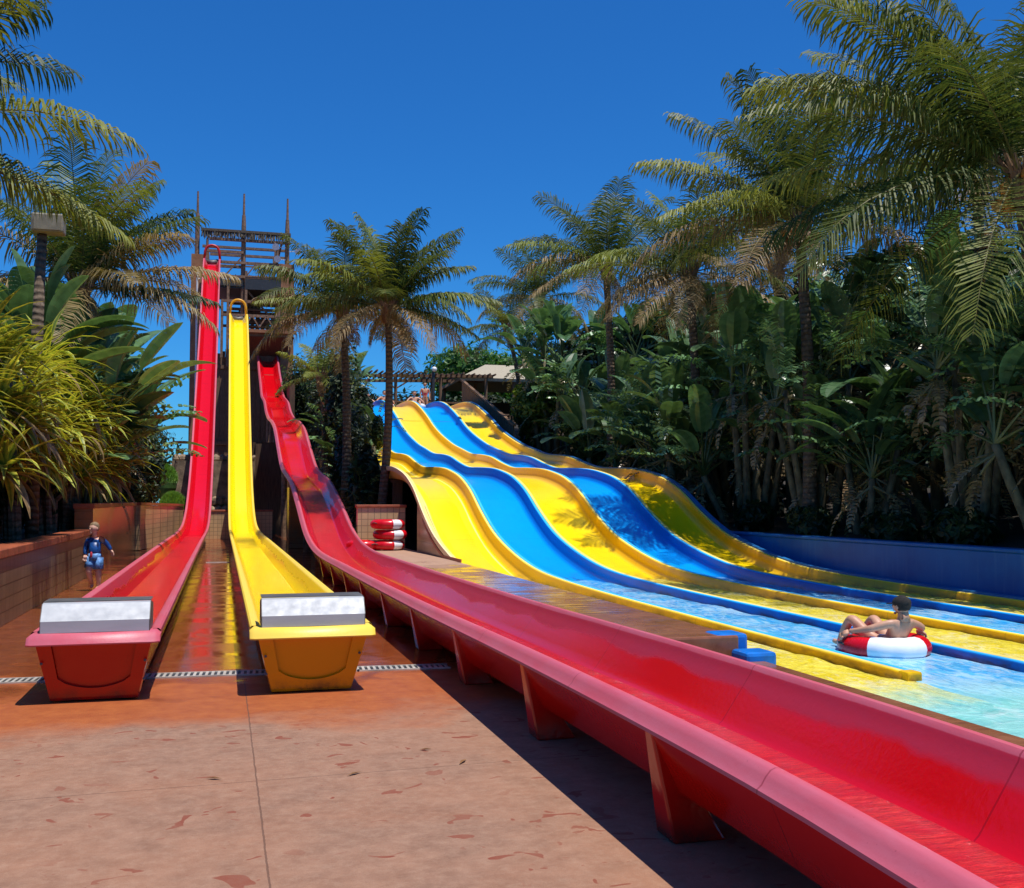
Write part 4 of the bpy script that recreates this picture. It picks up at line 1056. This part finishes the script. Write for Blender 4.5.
def leafcloud(mb, ctr, rad, n, size, c1, c2, lump=.35, seed=0, shell=.55):
    rng = random.Random(seed); C = Vector(ctr)
    for i in range(n):
        d = Vector((rng.gauss(0,1), rng.gauss(0,1), rng.gauss(0,1))).normalized()
        lum = 1 + lump*noise.noise(d*2.3 + Vector((seed*3.1,0,0))) + lump*.5*noise.noise(d*5+Vector((0,seed,0)))
        r = lum * (shell + (1-shell)*rng.random()**.5)
        p = C + Vector((d.x*rad[0], d.y*rad[1], d.z*rad[2]))*r
        nrm = (d + Vector((rng.gauss(0,.5), rng.gauss(0,.5), rng.gauss(0,.5)+.4))).normalized()
        u = nrm.cross(Vector((rng.gauss(0,1), rng.gauss(0,1), rng.gauss(0,1)))).normalized(); v = nrm.cross(u)
        s = size*rng.uniform(.6,1.3); cl = noise.noise(p*1.6 + Vector((seed,0,0)))
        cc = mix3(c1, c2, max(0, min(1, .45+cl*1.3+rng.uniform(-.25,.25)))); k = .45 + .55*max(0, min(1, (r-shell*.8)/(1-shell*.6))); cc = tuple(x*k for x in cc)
        mb.add([p-u*s, p-v*s*.42+nrm*s*.08, p+u*s, p+v*s*.42+nrm*s*.08], [(0,1,2,3)], cc)
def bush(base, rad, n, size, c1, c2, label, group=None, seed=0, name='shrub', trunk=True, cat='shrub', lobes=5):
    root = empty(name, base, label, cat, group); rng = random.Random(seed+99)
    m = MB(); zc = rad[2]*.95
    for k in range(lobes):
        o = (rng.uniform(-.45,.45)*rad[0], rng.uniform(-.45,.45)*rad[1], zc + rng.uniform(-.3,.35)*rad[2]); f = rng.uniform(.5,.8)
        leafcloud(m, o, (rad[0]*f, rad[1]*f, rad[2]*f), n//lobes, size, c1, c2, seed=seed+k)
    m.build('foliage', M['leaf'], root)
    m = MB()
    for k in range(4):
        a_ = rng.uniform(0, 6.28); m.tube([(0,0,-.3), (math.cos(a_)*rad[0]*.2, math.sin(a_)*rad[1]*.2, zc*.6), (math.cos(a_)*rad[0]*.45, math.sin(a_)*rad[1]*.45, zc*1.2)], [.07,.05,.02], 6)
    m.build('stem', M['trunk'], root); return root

def rosette(mb, ctr, n, L, up=None, seed=0, c_mid=(.12,.20,.03), c_edge=(.50,.50,.07), wd=.054):
    rng = random.Random(seed); C = Vector(ctr)
    for i in range(n):
        f = i/n; az = i*2.39996 + rng.uniform(-.3,.3); e = lerp(1.4, -.35, f**.9) + rng.uniform(-.15,.15)
        ll = L*rng.uniform(.75,1.15); dr = rng.uniform(.7, 1.8); p = C.copy(); ns = 6; side = Vector((math.sin(az), -math.cos(az), 0)); rows = []
        dead = f > .84 and rng.random() < .7
        cm, ce = (c_mid, c_edge) if not dead else ((.20,.13,.05), (.34,.23,.10))
        v_ = rng.uniform(.6, 1.25); cm = tuple(x*v_ for x in cm); ce = tuple(x*v_ for x in ce)
        for k in range(ns+1):
            s = k/ns; d = V3(az, e - dr*s**1.2); w_ = wd*(1 - s**2.5)*(.7+.6*min(1,s*4)) + .002
            rows.append((p - side*w_ + Vector((0,0,.35*w_)), p.copy(), p + side*w_ + Vector((0,0,.35*w_)))); p = p + d*(ll/ns)
        vs = [q for r_ in rows for q in r_]; fs = []
        for k in range(ns): fs += [(3*k,3*k+1,3*k+4,3*k+3),(3*k+1,3*k+2,3*k+5,3*k+4)]
        mb.add(vs, fs, [c for _ in rows for c in (ce, cm, ce)])
def strap_plant(base, heads, label, seed, group='yellow-striped strap-leaved plants in the planter', bright=1):
    root = empty('screw_pine', base, label, 'plant', group); rng = random.Random(seed); m = MB(); st = MB()
    for k, (dx, dy, dz, L) in enumerate(heads):
        rosette(m, (dx, dy, dz), 40, L, seed=seed*31+k, c_mid=(.10*bright,.18*bright,.025), c_edge=(.58*bright,.54*bright,.07))
        st.tube([(dx*.2-.1, dy*.2, -.2), (dx*.3-.15, dy*.6, dz*.6), (dx, dy, dz)], [.07,.05,.05], 6)
    st.build('stem', M['trunk'], root); m.build('foliage', M['strap'], root); return root

# ---- left planter soil
m = MB(); m.box((-30, 2, 0), (-2.81, 34, .84)); struct(m.build('planter_soil', M['soil']))
# left strap plants
random.seed(3)
def heads(n, rx, ry, z0, z1, L):
    return [(random.uniform(-rx,rx), random.uniform(-ry,ry), random.uniform(z0,z1), L*random.uniform(.85,1.15)) for _ in range(n)]
SP = [((-3.05, 12.9, .8), 2, .2, .3, .1, .3, .6, 'small young strap-leaved plant low at the left picture edge'),
      ((-3.7, 14.6, .8), 7, .5, .8, 1.2, 2.3, 1.15, 'tall yellow-striped strap-leaved plant at the far left, nearest the camera'),
      ((-3.2, 16.4, .8), 7, .4, .9, .9, 2.2, 1.1, 'bright yellow-green strap-leaved plant arching over the planter wall at left'),
      ((-3.8, 15.8, .8), 7, .5, .7, 2.2, 3.2, 1.1, 'tall strap-leaved plant crowding the left picture edge above the nearest one'),
      ((-4.0, 17.6, .8), 9, .7, .8, 2.0, 3.5, 1.2, 'highest yellow-striped strap-leaved plant at upper left below the palm'),
      ((-2.95, 23.0, .8), 8, .3, .9, 1.6, 3.3, 1.05, 'strap-leaved plant rising between the bananas and the orange wall'),
      ((-3.2, 18.9, .8), 8, .45, .9, 1.1, 2.8, 1.1, 'yellow-striped strap-leaved plant in the middle of the planter bed'),
      ((-3.7, 20.6, .8), 9, .6, .9, 1.8, 3.3, 1.15, 'dense strap-leaved plant behind the middle one, below the broad banana leaves'),
      ((-3.1, 21.8, .8), 7, .4, .8, 1.0, 2.6, 1.1, 'strap-leaved plant with brown dead leaves above the running boy'),
      ((-3.0, 24.4, 1.1), 8, .4, 1.0, .9, 2.5, 1.15, 'strap-leaved plant hanging over the orange wall'),
      ((-2.9, 27.6, 1.1), 8, .4, 1.2, .9, 2.6, 1.2, 'farthest strap-leaved plant with yellowish tips near the red slide')]
for i, (b, n, rx, ry, z0, z1, L, la) in enumerate(SP): strap_plant(b, heads(n, rx, ry, z0, z1, L), la, 10+i, bright=1.08)
# dark filler behind them
DB1, DB2 = (.012,.022,.008), (.035,.055,.018)
for i, (x, y, z, rx, ry, rz_, la) in enumerate(((-4.6,14,.8,1.1,1.6,.85,'dark shaded shrub low under the striped plants at left edge'), (-4.4,18.5,.8,1.0,2.0,1.1,'dark shaded shrub under the middle striped plants'), (-4.0,22.5,.8,.9,2.0,1.1,'dark shaded shrub under the striped plants behind the boy'), (-4.0,28,.8,1.1,3.0,1.5,'dark shaded shrub behind the orange wall'))):
    bush((x,y,z), (rx,ry,rz_), 3200, .16, DB1, DB2, la, 'dark shrubs in the planter', seed=40+i)
bush((-2.9,37.5,1.0), (1.15,1.8,2.1), 11000, .10, (.03,.05,.02), (.09,.13,.05), 'fine-leaved dark shrub left of the red slide above the grassy mound', seed=50)
bush((-4.2,47,.5), (2.2,2.2,2.6), 9000, .12, (.02,.04,.015), (.06,.09,.035), 'dark shrub farther back left of the red slide', seed=51)
# left banana leaves
def strelL(base, la, seed, **kw): return strel(base, la, 'broad-leaved wild bananas on the left', seed, dro=(.15,.8), BWs=1.25, **kw)
strelL((-4.3, 22.6, .8), 'wild banana clump with upright leaves left of the left palm trunk', 60, H=5.4, stems=7, leaves=8, torn=.1, dead=1, bright=1.5, spread=.8, LS=1.1)
strelL((-3.3, 24.6, .8), 'wild banana clump with big upright pale leaves below the left palm', 61, H=4.9, stems=7, leaves=8, torn=.15, dead=1, bright=1.8, spread=.8, LS=1.1)
strelL((-3.15, 27.6, .8), 'wild banana clump with folded grey-green leaves leaning towards the red slide', 62, H=4.6, stems=8, leaves=8, torn=.3, dead=2, bright=1.8, spread=.3, LS=1.2)
strelL((-3.1, 32.0, .8), 'wild banana clump whose leaves overlap the edge of the red slide', 63, H=4.2, stems=8, leaves=8, torn=.4, dead=3, bright=1.8, spread=.3, LS=1.3)
strelL((-5.0, 26.0, .8), 'wild banana clump farthest back at the left picture edge', 64, H=4.6, stems=6, leaves=8, torn=.3, dead=1, bright=1.2, spread=.9)
strelL((-3.1, 25.6, .8), 'wild banana clump with bright paddle leaves just below the left palm crown', 65, H=4.6, stems=6, leaves=8, torn=.15, dead=1, bright=1.9, spread=.25, LS=1.15)
strelL((-3.15, 29.8, .8), 'wild banana clump filling the space close beside the red slide', 66, H=4.7, stems=6, leaves=8, torn=.3, dead=1, bright=1.6, spread=.3, LS=1.35)
# grass mounds
def grass(mb, ctr, rx, ry, rz_, n, seed):
    rng = random.Random(seed)
    for i in range(n):
        a_ = rng.uniform(0, 6.28); r_ = math.sqrt(rng.random()); x = ctr[0]+rx*r_*math.cos(a_); y = ctr[1]+ry*r_*math.sin(a_); z = ctr[2]+rz_*math.sqrt(max(0,1-r_*r_))
        h = rng.uniform(.06,.14); d = Vector((rng.gauss(0,.05), rng.gauss(0,.05), h)); c_ = mix3((.10,.24,.02),(.24,.42,.05), rng.random())
        mb.add([(x-.012,y,z-.03),(x+.012,y,z-.03),tuple(Vector((x,y,z))+d)], [(0,1,2)], c_)
for i, (c_, rx, ry, rz_, la) in enumerate((((-1.85,43.2,.9),.55,.5,.85,'bright green grass mound above the beige back wall'), ((-2.3,45.6,2.2),.5,.5,.7,'upper small bright green grass mound left of the red slide'))):
    r_ = empty('grass_mound', (0,0,0), la, 'grass mound'); m = MB(); m.ball(c_, (rx,ry,rz_), 16, 10); m.build('earth', simple('moss_%d' % i, (.05,.12,.015), .9, .3), r_)
    m = MB(); grass(m, c_, rx, ry, rz_, 7000, i); m.build('blades', M['leaf'], r_)

# ---- left palms
palm((-3.9, 25.5, .8), (-3.16, 25.5, 6.3), 'left palm with ragged brown lower fronds reaching towards the tower', nf=24, L=3.3, seed=101, dryn=12, wind=(.18,0,0), yel=3,
     special=[(80, 84, .5, 3.7, 'g'), (130, 76, .8, 3.6, 'y'), (250, 78, .7, 3.7, 'g'), (200, 66, 1.0, 3.7, 'y'), (-40, 74, .9, 3.4, 'd'), (20, 75, .8, 3.3, 'g'), (170, 60, 1.2, 3.2, 'y'), (-30, 40, 1.1, 3.0, 'd'), (60, 50, 1.1, 3.0, 'y'), (0, 24, 1.0, 3.5, 'd'), (-6, 4, .55, 3.0, 'k'), (5, 58, .9, 3.2, 'k'), (185, 8, .9, 3.2, 'd'), (-60, 60, 1.2, 3.3, 'y'), (200, 40, 1.4, 3.4, 'd')])
palm((-5.4, 15.2, .8), (-4.75, 15.2, 6.15), 'palm mostly outside the left picture edge with long arching fronds', nf=18, L=3.2, seed=102, dryn=3, yel=4,
     special=[(-8, 22, 1.2, 3.7, 'y'), (8, -2, .8, 3.6, 'y'), (-5, 62, 1.3, 3.2, 'k'), (5, 75, 1.6, 3.6, 'k'), (-25, 68, 1.7, 3.6, 'g'), (20, 55, 1.5, 3.4, 'k')])
# floodlight post left
fl = empty('lamp_post', (-3.12, 19.5, .8), 'dark lamp post with boxy floodlight among the left palm fronds', 'lamp post')
m = MB(); m.tube([(0,0,0),(0,0,3.2),(.05,0,5.3)], [.11,.10,.08], 10); m.build('pole', M['trunk'], fl, smooth=True)
m = MB(); m.box((-.1,-.25,5.3), (.42,.12,5.62)); bevel(m.build('lamp_head', M['dull_lamp'], fl), .03)
m = MB(); m.box((-.05,-.27,5.33), (.37,-.252,5.58)); m.build('lamp_glass', M['dull_lamp'], fl)

# ---- middle palms
palm((3.95, 27.6, .5), (4.2, 27.6, 6.6), 'tall middle palm with full green crown and slim ringed trunk beside the lanes', nf=36, L=2.8, r=.12, seed=111, dryn=9, wind=(.10,0,0), yel=3,
     special=[(30, 84, .5, 2.9, 'g'), (150, 78, .6, 2.8, 'g'), (-60, 74, .7, 2.8, 'k'), (200, 62, .9, 2.8, 'g'), (-15, 64, .9, 2.9, 'g'), (-15, 18, .9, 3.0, 'g'), (-12, -5, .8, 2.5, 'g'), (-10, 45, 1.0, 2.6, 'g'), (-70, -35, .7, 1.8, 'd')])
palm((3.4, 31.0, .2), (3.35, 31.0, 7.1), 'darker middle palm just left of the tall one, drooping yellow fronds', nf=30, L=2.9, r=.14, seed=112, dryn=8, wind=(-.05,0,0), yel=3,
     special=[(192, 12, .7, 2.6, 'y'), (180, 45, 1.2, 2.8, 'g'), (175, 20, .9, 2.6, 'd'), (190, -8, .6, 2.2, 'd')])
for i, (x, y, h, la, kw) in enumerate(((3.9,44,6.6,'small yellow-green palm beside the bumpy red slide', dict(nf=16, L=2.0, yel=14, dryn=0)),)):
    palm((x, y, 0), (x, y, h), la, seed=120+i, r=.1, **kw)
strelM = lambda base, la, seed, **kw: strel(base, la, 'wild bananas between the bumpy slide and the lanes', seed, **kw)
strelM((4.2, 41.5, 1.2), 'wild banana with pale leaves between the bumpy red slide and the dark palm', 70, H=5.2, stems=6, leaves=8, torn=.5, bright=1.8, LS=.8, spread=.5)
strelM((4.4, 34.5, .4), 'wild banana clump behind the two middle palm trunks', 71, H=4.8, stems=6, leaves=8, torn=.7, bright=1.0, LS=.7, spread=.5)
strelM((4.15, 37.5, .2), 'shaded wild banana close to the curve of the bumpy red slide', 72, H=4.2, stems=5, leaves=8, torn=.7, bright=.8, LS=.6, spread=.3)
strelM((5.4, 52.5, 4.6), 'wild banana with pale leaf above the top of the near blue lane', 73, H=4.6, stems=5, leaves=8, torn=.7, bright=1.5)
strelM((3.8, 29.4, .2), 'low shaded wild banana between the two middle palm trunks', 74, H=2.8, stems=5, leaves=7, torn=.6, bright=.7, LS=.5, spread=.3)
for i, (x, y, z, rx, ry, rz_, c1, c2, la) in enumerate((
    (4.3, 36.5, .2, .8, 1.6, 3.1, (.012,.022,.008), (.04,.06,.02), 'dark bushy shrub beside the lower curve of the bumpy red slide'),
    (4.6, 40.5, .4, 1.0, 1.8, 3.9, (.015,.028,.01), (.05,.08,.025), 'dark bushy shrub in the middle of the thicket'),
    (4.7, 46.5, .8, 1.3, 1.8, 4.6, (.04,.065,.03), (.12,.17,.08), 'fine grey-green leafy tree by the tower foot'),
    (3.9, 29.8, .2, .5, 1.2, 1.5, (.012,.022,.008), (.04,.06,.02), 'low dark shrub between the middle palm trunks behind the beige wall'),
    (3.95, 33.0, .2, .6, 1.6, 2.2, (.012,.022,.008), (.04,.06,.02), 'dark shrub in the shade below the second middle palm'),
    (4.6, 55, 4.6, 1.8, 1.5, 2.2, (.03,.05,.02), (.09,.14,.05), 'leafy shrub behind the slide top, right of the tower'))):
    bush((x,y,z), (rx,ry,rz_), 9000, .12, c1, c2, la, 'shrubs in the middle thicket', seed=80+i)
m = MB(); leafcloud(m, (0,0,.65), (.22,.3,.55), 1200, .07, (.02,.04,.012), (.05,.09,.025), seed=5, lump=.05, shell=.2)
tag(m.build('clipped_shrub', M['leaf'], loc=(4.75, 33.2, 3.0)), 'narrow dark green oval shrub seen just right of the slim palm trunk', 'shrub')

# ---- right palms
PR = 'coconut palms around the slides'
palm((14.3, 50.5, 5.3), (13.5, 49.8, 10.0), 'small distant palm with thin bent trunk right of the slide top', nf=22, L=2.6, r=.13, seed=131, dryn=3, lean=.6)
palm((13.5, 44, 4.4), (13.4, 44, 10.4), 'leftmost palm of the tight right-hand group with hazy green crown', nf=30, L=3.3, seed=132, dryn=9)
palm((12.5, 33, 1.8), (12.4, 33, 9.35), 'tall palm with upright feathery crown in the right group', nf=32, L=3.6, seed=133, dryn=8, wind=(-.1,0,0), special=[(190, 20, .9, 3.8, 'y'), (200, -10, .9, 3.4, 'd')])
palm((13.0, 27.5, 1.0), (12.9, 27.5, 8.04), 'palm with bright green upright young fronds and brown hanging skirt', nf=30, L=3.3, seed=134, dryn=11, spear=True, wind=(-.1,0,0), special=[(180, 10, .8, 3.8, 'y'), (195, -15, .9, 3.4, 'd'), (215, -20, 1.0, 3.2, 'd')])
palm((12.4, 20.5, .8), (12.3, 20.5, 7.6), 'large palm with orange husks in the middle of the right-hand group', nf=30, L=3.6, seed=135, dryn=7, husk=True, wind=(-.08,0,0), special=[(30, 84, .35, 3.6, 'g'), (190, 76, .5, 3.6, 'k'), (-40, 70, .6, 3.5, 'g'), (100, 80, .5, 3.6, 'k'), (170, 35, 1.0, 4.0, 'y'), (190, 12, 1.0, 3.8, 'y'), (150, 60, .9, 4.0, 'g'), (160, 78, .7, 3.8, 'g')])
palm((12.6, 13.6, .8), (12.0, 13.5, 6.55), 'nearest palm at upper right with long drooping fronds over the garden', nf=30, L=4.4, seed=136, dryn=2, husk=True, wind=(-.10,.05,0), yel=4, st=54,
     special=[(150, 42, 1.1, 4.6, 'y'), (140, 18, .9, 4.5, 'y'), (165, 28, 1.0, 4.5, 'g'), (128, 50, 1.0, 4.6, 'g'), (135, 70, .9, 4.6, 'g'), (150, 2, .8, 3.9, 'k'), (175, 56, 1.1, 4.4, 'g'), (120, 80, .7, 4.4, 'g'), (158, 60, .9, 4.6, 'y')])
palm((16.5, 20, .9), (16.6, 20, 8.6), 'dark palm behind the nearest one at the right picture edge', nf=34, L=4.2, seed=137, dryn=12, wind=(-.08,0,0))
palm((17.0, 29, 1.5), (16.5, 29, 8.6), 'shaded palm in the second row behind the orange-husk palm', nf=30, L=3.9, seed=138, dryn=14)

# ---- right bank of wild bananas
gR = 'wild banana clumps on the garden bank behind the blue wall'
protos = [strel((12.5, 8.5, .7), 'wild banana clump nearest the camera at the right picture edge, bright broad leaves', gR, 150, H=4.0, stems=7, leaves=8, torn=.3, bright=1.4),
          strel((12.8, 11.0, .7), 'wild banana clump with one pale bluish upright leaf above dark stems', gR, 151, H=4.5, stems=8, leaves=8, torn=.45, bright=1.3),
          strel((12.5, 13.2, .7), 'wild banana clump with tall slanting bare stems behind the blue wall', gR, 152, H=5.0, stems=8, leaves=7, torn=.6, bright=1.15, dead=6),
          strel((12.8, 15.8, .8), 'wild banana clump with ragged torn leaves and brown dead foliage', gR, 153, H=4.6, stems=7, leaves=9, torn=.7, bright=1.2, dead=7),
          strel((12.4, 18.4, .8), 'low wild banana clump near the end of the blue wall', gR, 154, H=3.4, stems=7, leaves=8, torn=.6, bright=.9, dead=4)]
random.seed(21)
ords = ['first','second','third','fourth','fifth','sixth','seventh','eighth','ninth','tenth','eleventh','twelfth','thirteenth','fourteenth','fifteenth']
front = [(12.9, 20.8), (12.6, 23.6), (12.6, 26.6), (12.7, 30.0), (12.9, 33.2), (13.0, 37.5), (13.2, 41.5)]
for i, (x, y) in enumerate(front):
    strel((x, y, terr(x, y)-.05), 'wild banana clump in the front row past the blue wall, %s from the camera' % ords[i], gR, 0, sc=random.uniform(1.0,1.2), rz=random.uniform(0,6.28), proto=protos[[3,1,4,2,0,3,1][i]])
second = [(14.6, 9.2), (15.0, 11.8), (14.7, 14.0), (15.2, 16.6), (14.8, 19.2), (15.4, 22.4), (15.2, 25.8), (15.6, 30), (16, 35), (16.5, 41)]
for i, (x, y) in enumerate(second):
    strel((x, y, terr(x, y)), 'taller wild banana clump in the second row, %s from the camera' % ords[i], gR, 0, sc=random.uniform(1.2,1.45), rz=random.uniform(0,6.28), proto=protos[[2,3,1,0,2,3,1,2,0,1][i]])
# background thicket on the right
r_i = 0
for i, (x, y, rx, rz_) in enumerate(((18.2,10,2.2,3.0),(18.3,14,2.3,3.3),(18.5,18.5,2.6,3.6),(18.6,23.5,2.8,3.9),(18.6,29,3.0,3.9),(18.8,35,3.2,3.9),(19,42,3.4,3.9),(17,47,2.8,2.9),(16,39,2.2,2.6),(17.2,7,1.8,2.8),(21,12,3,3.6),(21.5,20,3,4))):
    bush((x, y, terr(x, y)-.2), (rx, 2.8, rz_), 6500, .26, (.010,.02,.007), (.035,.058,.02), 'dark background shrub behind the wild bananas, %s from the camera' % ords[i], 'dark shrubs at the back of the garden bank', seed=200+i)
for i, (x, y, s_) in enumerate(((11.95,9.5,.45),(12.1,12.2,.4),(12.0,15.2,.5),(12.1,17.2,.45),(12.0,19.8,.5),(12.1,22.6,.55),(12.2,25.2,.7),(12.3,28.2,.8),(12.4,31.5,.9),(12.5,35,.9))):
    bush((x, y, terr(x, y)-.1), (s_, s_*1.5, s_*.8), 1500, .11, (.012,.028,.008), (.04,.075,.02), 'low dark green ground shrub at the foot of the bananas, %s from the camera' % ords[i], 'low shrubs along the top of the blue wall', seed=230+i, lobes=3)
for i,(x,y,rx,rz_) in enumerate(((9.5,62.5,3.2,1.9),(15,64.5,3.0,2.0),(20,60,3,2.4))): bush((x,y,4.4),(rx,1.3,rz_),5000,.22,(.012,.024,.008),(.05,.08,.03),'dark leafy shrub behind the pergola and pavilion, %s from the left' % ords[i],'dark shrubs behind the pavilion',seed=280+i)
# bright leafy tree by the far end and canopy trees beyond
bush((13.0, 42.5, 3.2), (1.5, 1.7, 1.9), 9000, .13, (.05,.10,.015), (.15,.24,.03), 'light green leafy tree right of the slide top', seed=301, name='leafy_tree', cat='tree')
bush((13.2, 37, 2.5), (1.3, 1.5, 1.5), 6000, .13, (.04,.08,.015), (.12,.19,.03), 'light green leafy shrub left of the bananas', seed=302, name='leafy_shrub')
def bigtree(base, H, rad, label, seed, c1=(.04,.11,.015), c2=(.13,.26,.03)):
    root = empty('canopy_tree', base, label, 'tree', 'rounded green trees beyond the pavilion'); m = MB(); rng = random.Random(seed)
    for k in range(8):
        a_ = rng.uniform(0,6.28); q = rng.uniform(.2,.7); leafcloud(m, (math.cos(a_)*rad*q, math.sin(a_)*rad*q, H-rad*.55+rng.uniform(-.3,.5)*rad*.4), (rad*.55,rad*.55,rad*.38), 1600, .22, c1, c2, seed=seed+k, lump=.5)
    m.build('crown', M['leaf'], root); m = MB(); m.tube([(0,0,-1),(.3,0,H*.4),(0,0,H-rad*.5)], [.4,.3,.15], 9); m.build('trunk', M['trunk'], root, smooth=True)
bigtree((19.9, 82, 3), 10.6, 5.0, 'rounded bright green tree behind the pavilion roof', 401)
bigtree((24.5, 80, 3), 10.0, 4.6, 'bright green tree behind the small distant palm', 402)
bigtree((29, 76, 4), 8.5, 4.5, 'green tree mostly hidden behind the right-hand palms', 403)
m = MB()
for k in range(26):
    leafcloud(m, (random.uniform(4,60), 72+random.uniform(-3,6), 4.5+random.uniform(0,1.4)), (4,3,2.6), 700, .35, (.02,.045,.012), (.06,.11,.03), seed=500+k)
for k in range(16):
    leafcloud(m, (-38+k*2.2, 70+random.uniform(-3,6), 1.5+random.uniform(0,1.4)), (3,3,2.4), 600, .35, (.02,.045,.012), (.06,.11,.03), seed=560+k)
for k in range(26):
    leafcloud(m, (23+random.uniform(0,6), 4+k*2.6, 2.2+random.uniform(0,1.6)), (2.5,2.5,3.0), 520, .38, (.012,.028,.008), (.045,.08,.025), seed=620+k)
tag(m.build('distant_wood', M['leaf']), 'dark green mass of distant trees closing the view behind the slides', 'trees', kind='stuff')

# ------------------------------------------------------------------ pavilion, pergola, lamp, fences
pv = empty('pavilion', (15.9, 60, 5.2), 'open timber pavilion with grey-brown thatched hip roof behind the lanes', 'pavilion')
m = MB()
x0, x1, y0, y1, ze, zr_ = -3.2, 3.4, -3, 3, 3.15, 4.3
m.add([(x0,y0,ze),(x1,y0,ze),(x1,y1,ze),(x0,y1,ze),(x0+2.2,0,zr_),(x1-1.6,0,zr_)], [(0,1,5,4),(1,2,5),(2,3,4,5),(3,0,4)]); 
o = m.build('roof', M['thatch_pale'], pv); sm_ = o.modifiers.new('t','SOLIDIFY'); sm_.thickness = .18
for x, y in ((-2.9,-2.7),(0,-2.7),(3.1,-2.7),(-2.9,2.7),(3.1,2.7)):
    m = MB(); m.tube([(x,y,-.4),(x,y,ze+.1)], .11, 8); m.build('post', M['wood'], pv)
m = MB(); m.box((x0,2.6,0), (x1,2.7,2.3)); m.build('dark_backing', M['wood_dark'], pv)  # dark sheet added to stand in for the shade under the roof
m = MB()
for i in range(12): m.box((-2.9+i*.53,-2.75,.2), (-2.85+i*.53,-2.7,1.1))
m.box((-3,-2.76,1.08), (3.1,-2.69,1.16)); m.build('railing', M['wood'], pv)
pg = empty('pergola', (9.6, 58, 5.5), 'long dark log pergola running left of the pavilion', 'pergola')
m = MB()
for y in (-1, 1.5): m.bar((-3.2, y, 2.75), (5.0, y, 2.95), .16)
for i in range(28): x = -3.1+i*.30; m.tube([(x,-1.6,2.9+random.uniform(0,.12)),(x,2.1,2.95+random.uniform(0,.1))], .06, 6)
m.build('roof_poles', M['wood'], pg)
for x in (-3, -.5, 2, 4.6):
    for y in (-1, 1.5):
        m = MB(); m.tube([(x,y,-.5),(x,y,2.8)], .09, 8); m.build('post', M['wood'], pg)
for a_, b_ in (((-.5,-1,2.1), (.6,-1,2.8)), ((-.5,-1,2.1), (-1.5,-1,2.8)), ((2,-1,2.1), (3,-1,2.8))):
    m = MB(); m.bar(a_, b_, .08); m.build('brace', M['wood'], pg)
m = MB()
for i in range(30): m.box((-3+i*.27, 1.6, 0), (-2.96+i*.27, 1.65, 1.9))
m.box((-3.1,1.58,1.0),(5,1.66,1.08)); m.build('slat_screen', M['wood_dark'], pg)
lp_ = empty('lamp_post', (10.7, 54.5, 5.4), 'slim dark lamp post with white lamp above the slide start', 'lamp post')
m = MB(); m.tube([(0,0,-.5),(0,0,2.9)], [.10,.08], 8); m.build('pole', M['steel_dark'], lp_)
m = MB(); m.ball((.05,-.05,3.02), .14, 10, 8); m.build('lamp_globe', M['white'], lp_, smooth=True)
# stair balustrade beside lane five
st_ = empty('stair_balustrade', (11.35, 41, 0), 'brown timber balustrade descending beside the far yellow lane', 'fence')
m = MB()
for i in range(28):
    y = i*.34; z = 3.65 + y*.30
    m.box((0, y, z-1.0), (.06, y+.30, z+.85))
m.build('boards', M['wood'], st_)
m = MB(); m.bar((.03, -.1, 4.52), (.03, 9.6, 7.43), .14, .09); m.build('handrail', M['wood'], st_)
# reed fences in the bank
def reed(x, y, L, label, rz=0, h=.75):
    r_ = empty('reed_fence', (x, y, .8), label, 'fence', None, rz); m = MB(); rng = random.Random(int(x*10+y))
    for i in range(int(L/.035)): 
        c_ = rng.uniform(.6,1.3); m.bar((i*.035, 0, 0), (i*.035+rng.uniform(-.01,.01), rng.uniform(-.02,.02), h*rng.uniform(.93,1)), .03, c=(c_,c_,c_))
    m.build('reeds', simple('reed_%d' % int(x*10), (.25,.13,.06), .8, .3, tint=True), r_); m = MB(); m.bar((-.05,-.03,h*.95),(L+.05,-.03,h*.95), .07); m.build('top_rail', M['wood'], r_)
reed(12.9, 11.9, .9, 'small brown reed fence panel glimpsed through the bananas at right', R(-60), 1.0)
reed(13.2, 33.5, 6.5, 'long dark reed fence along the foot of the bananas beside the far lane', R(90), .9)

# dry leaf litter on the paving
random.seed(9)
for i, (x, y, L, a_, la) in enumerate(((-.02,5.95,.10,-.5,'small dry leaf lying left of the paving joint'), (.72,5.85,.11,.6,'brown dry leaf scrap right of the paving joint'), (1.35,5.95,.12,1.0,'dry twig-like leaf near the shade of the bumpy red slide'), (1.2,6.3,.08,.1,'tiny dry leaf near the far joint at right'))):
    m = MB(); m.add([(-L/2,0,.004),(0,-.012,.012),(L/2,0,.006),(0,.014,.01)], [(0,1,2),(0,2,3)]); o = m.build('dry_leaf', M['drygrass'], loc=(x,y,.002)); o.rotation_euler.z = a_; tag(o, la, 'leaf', 'dry leaves on the paving')
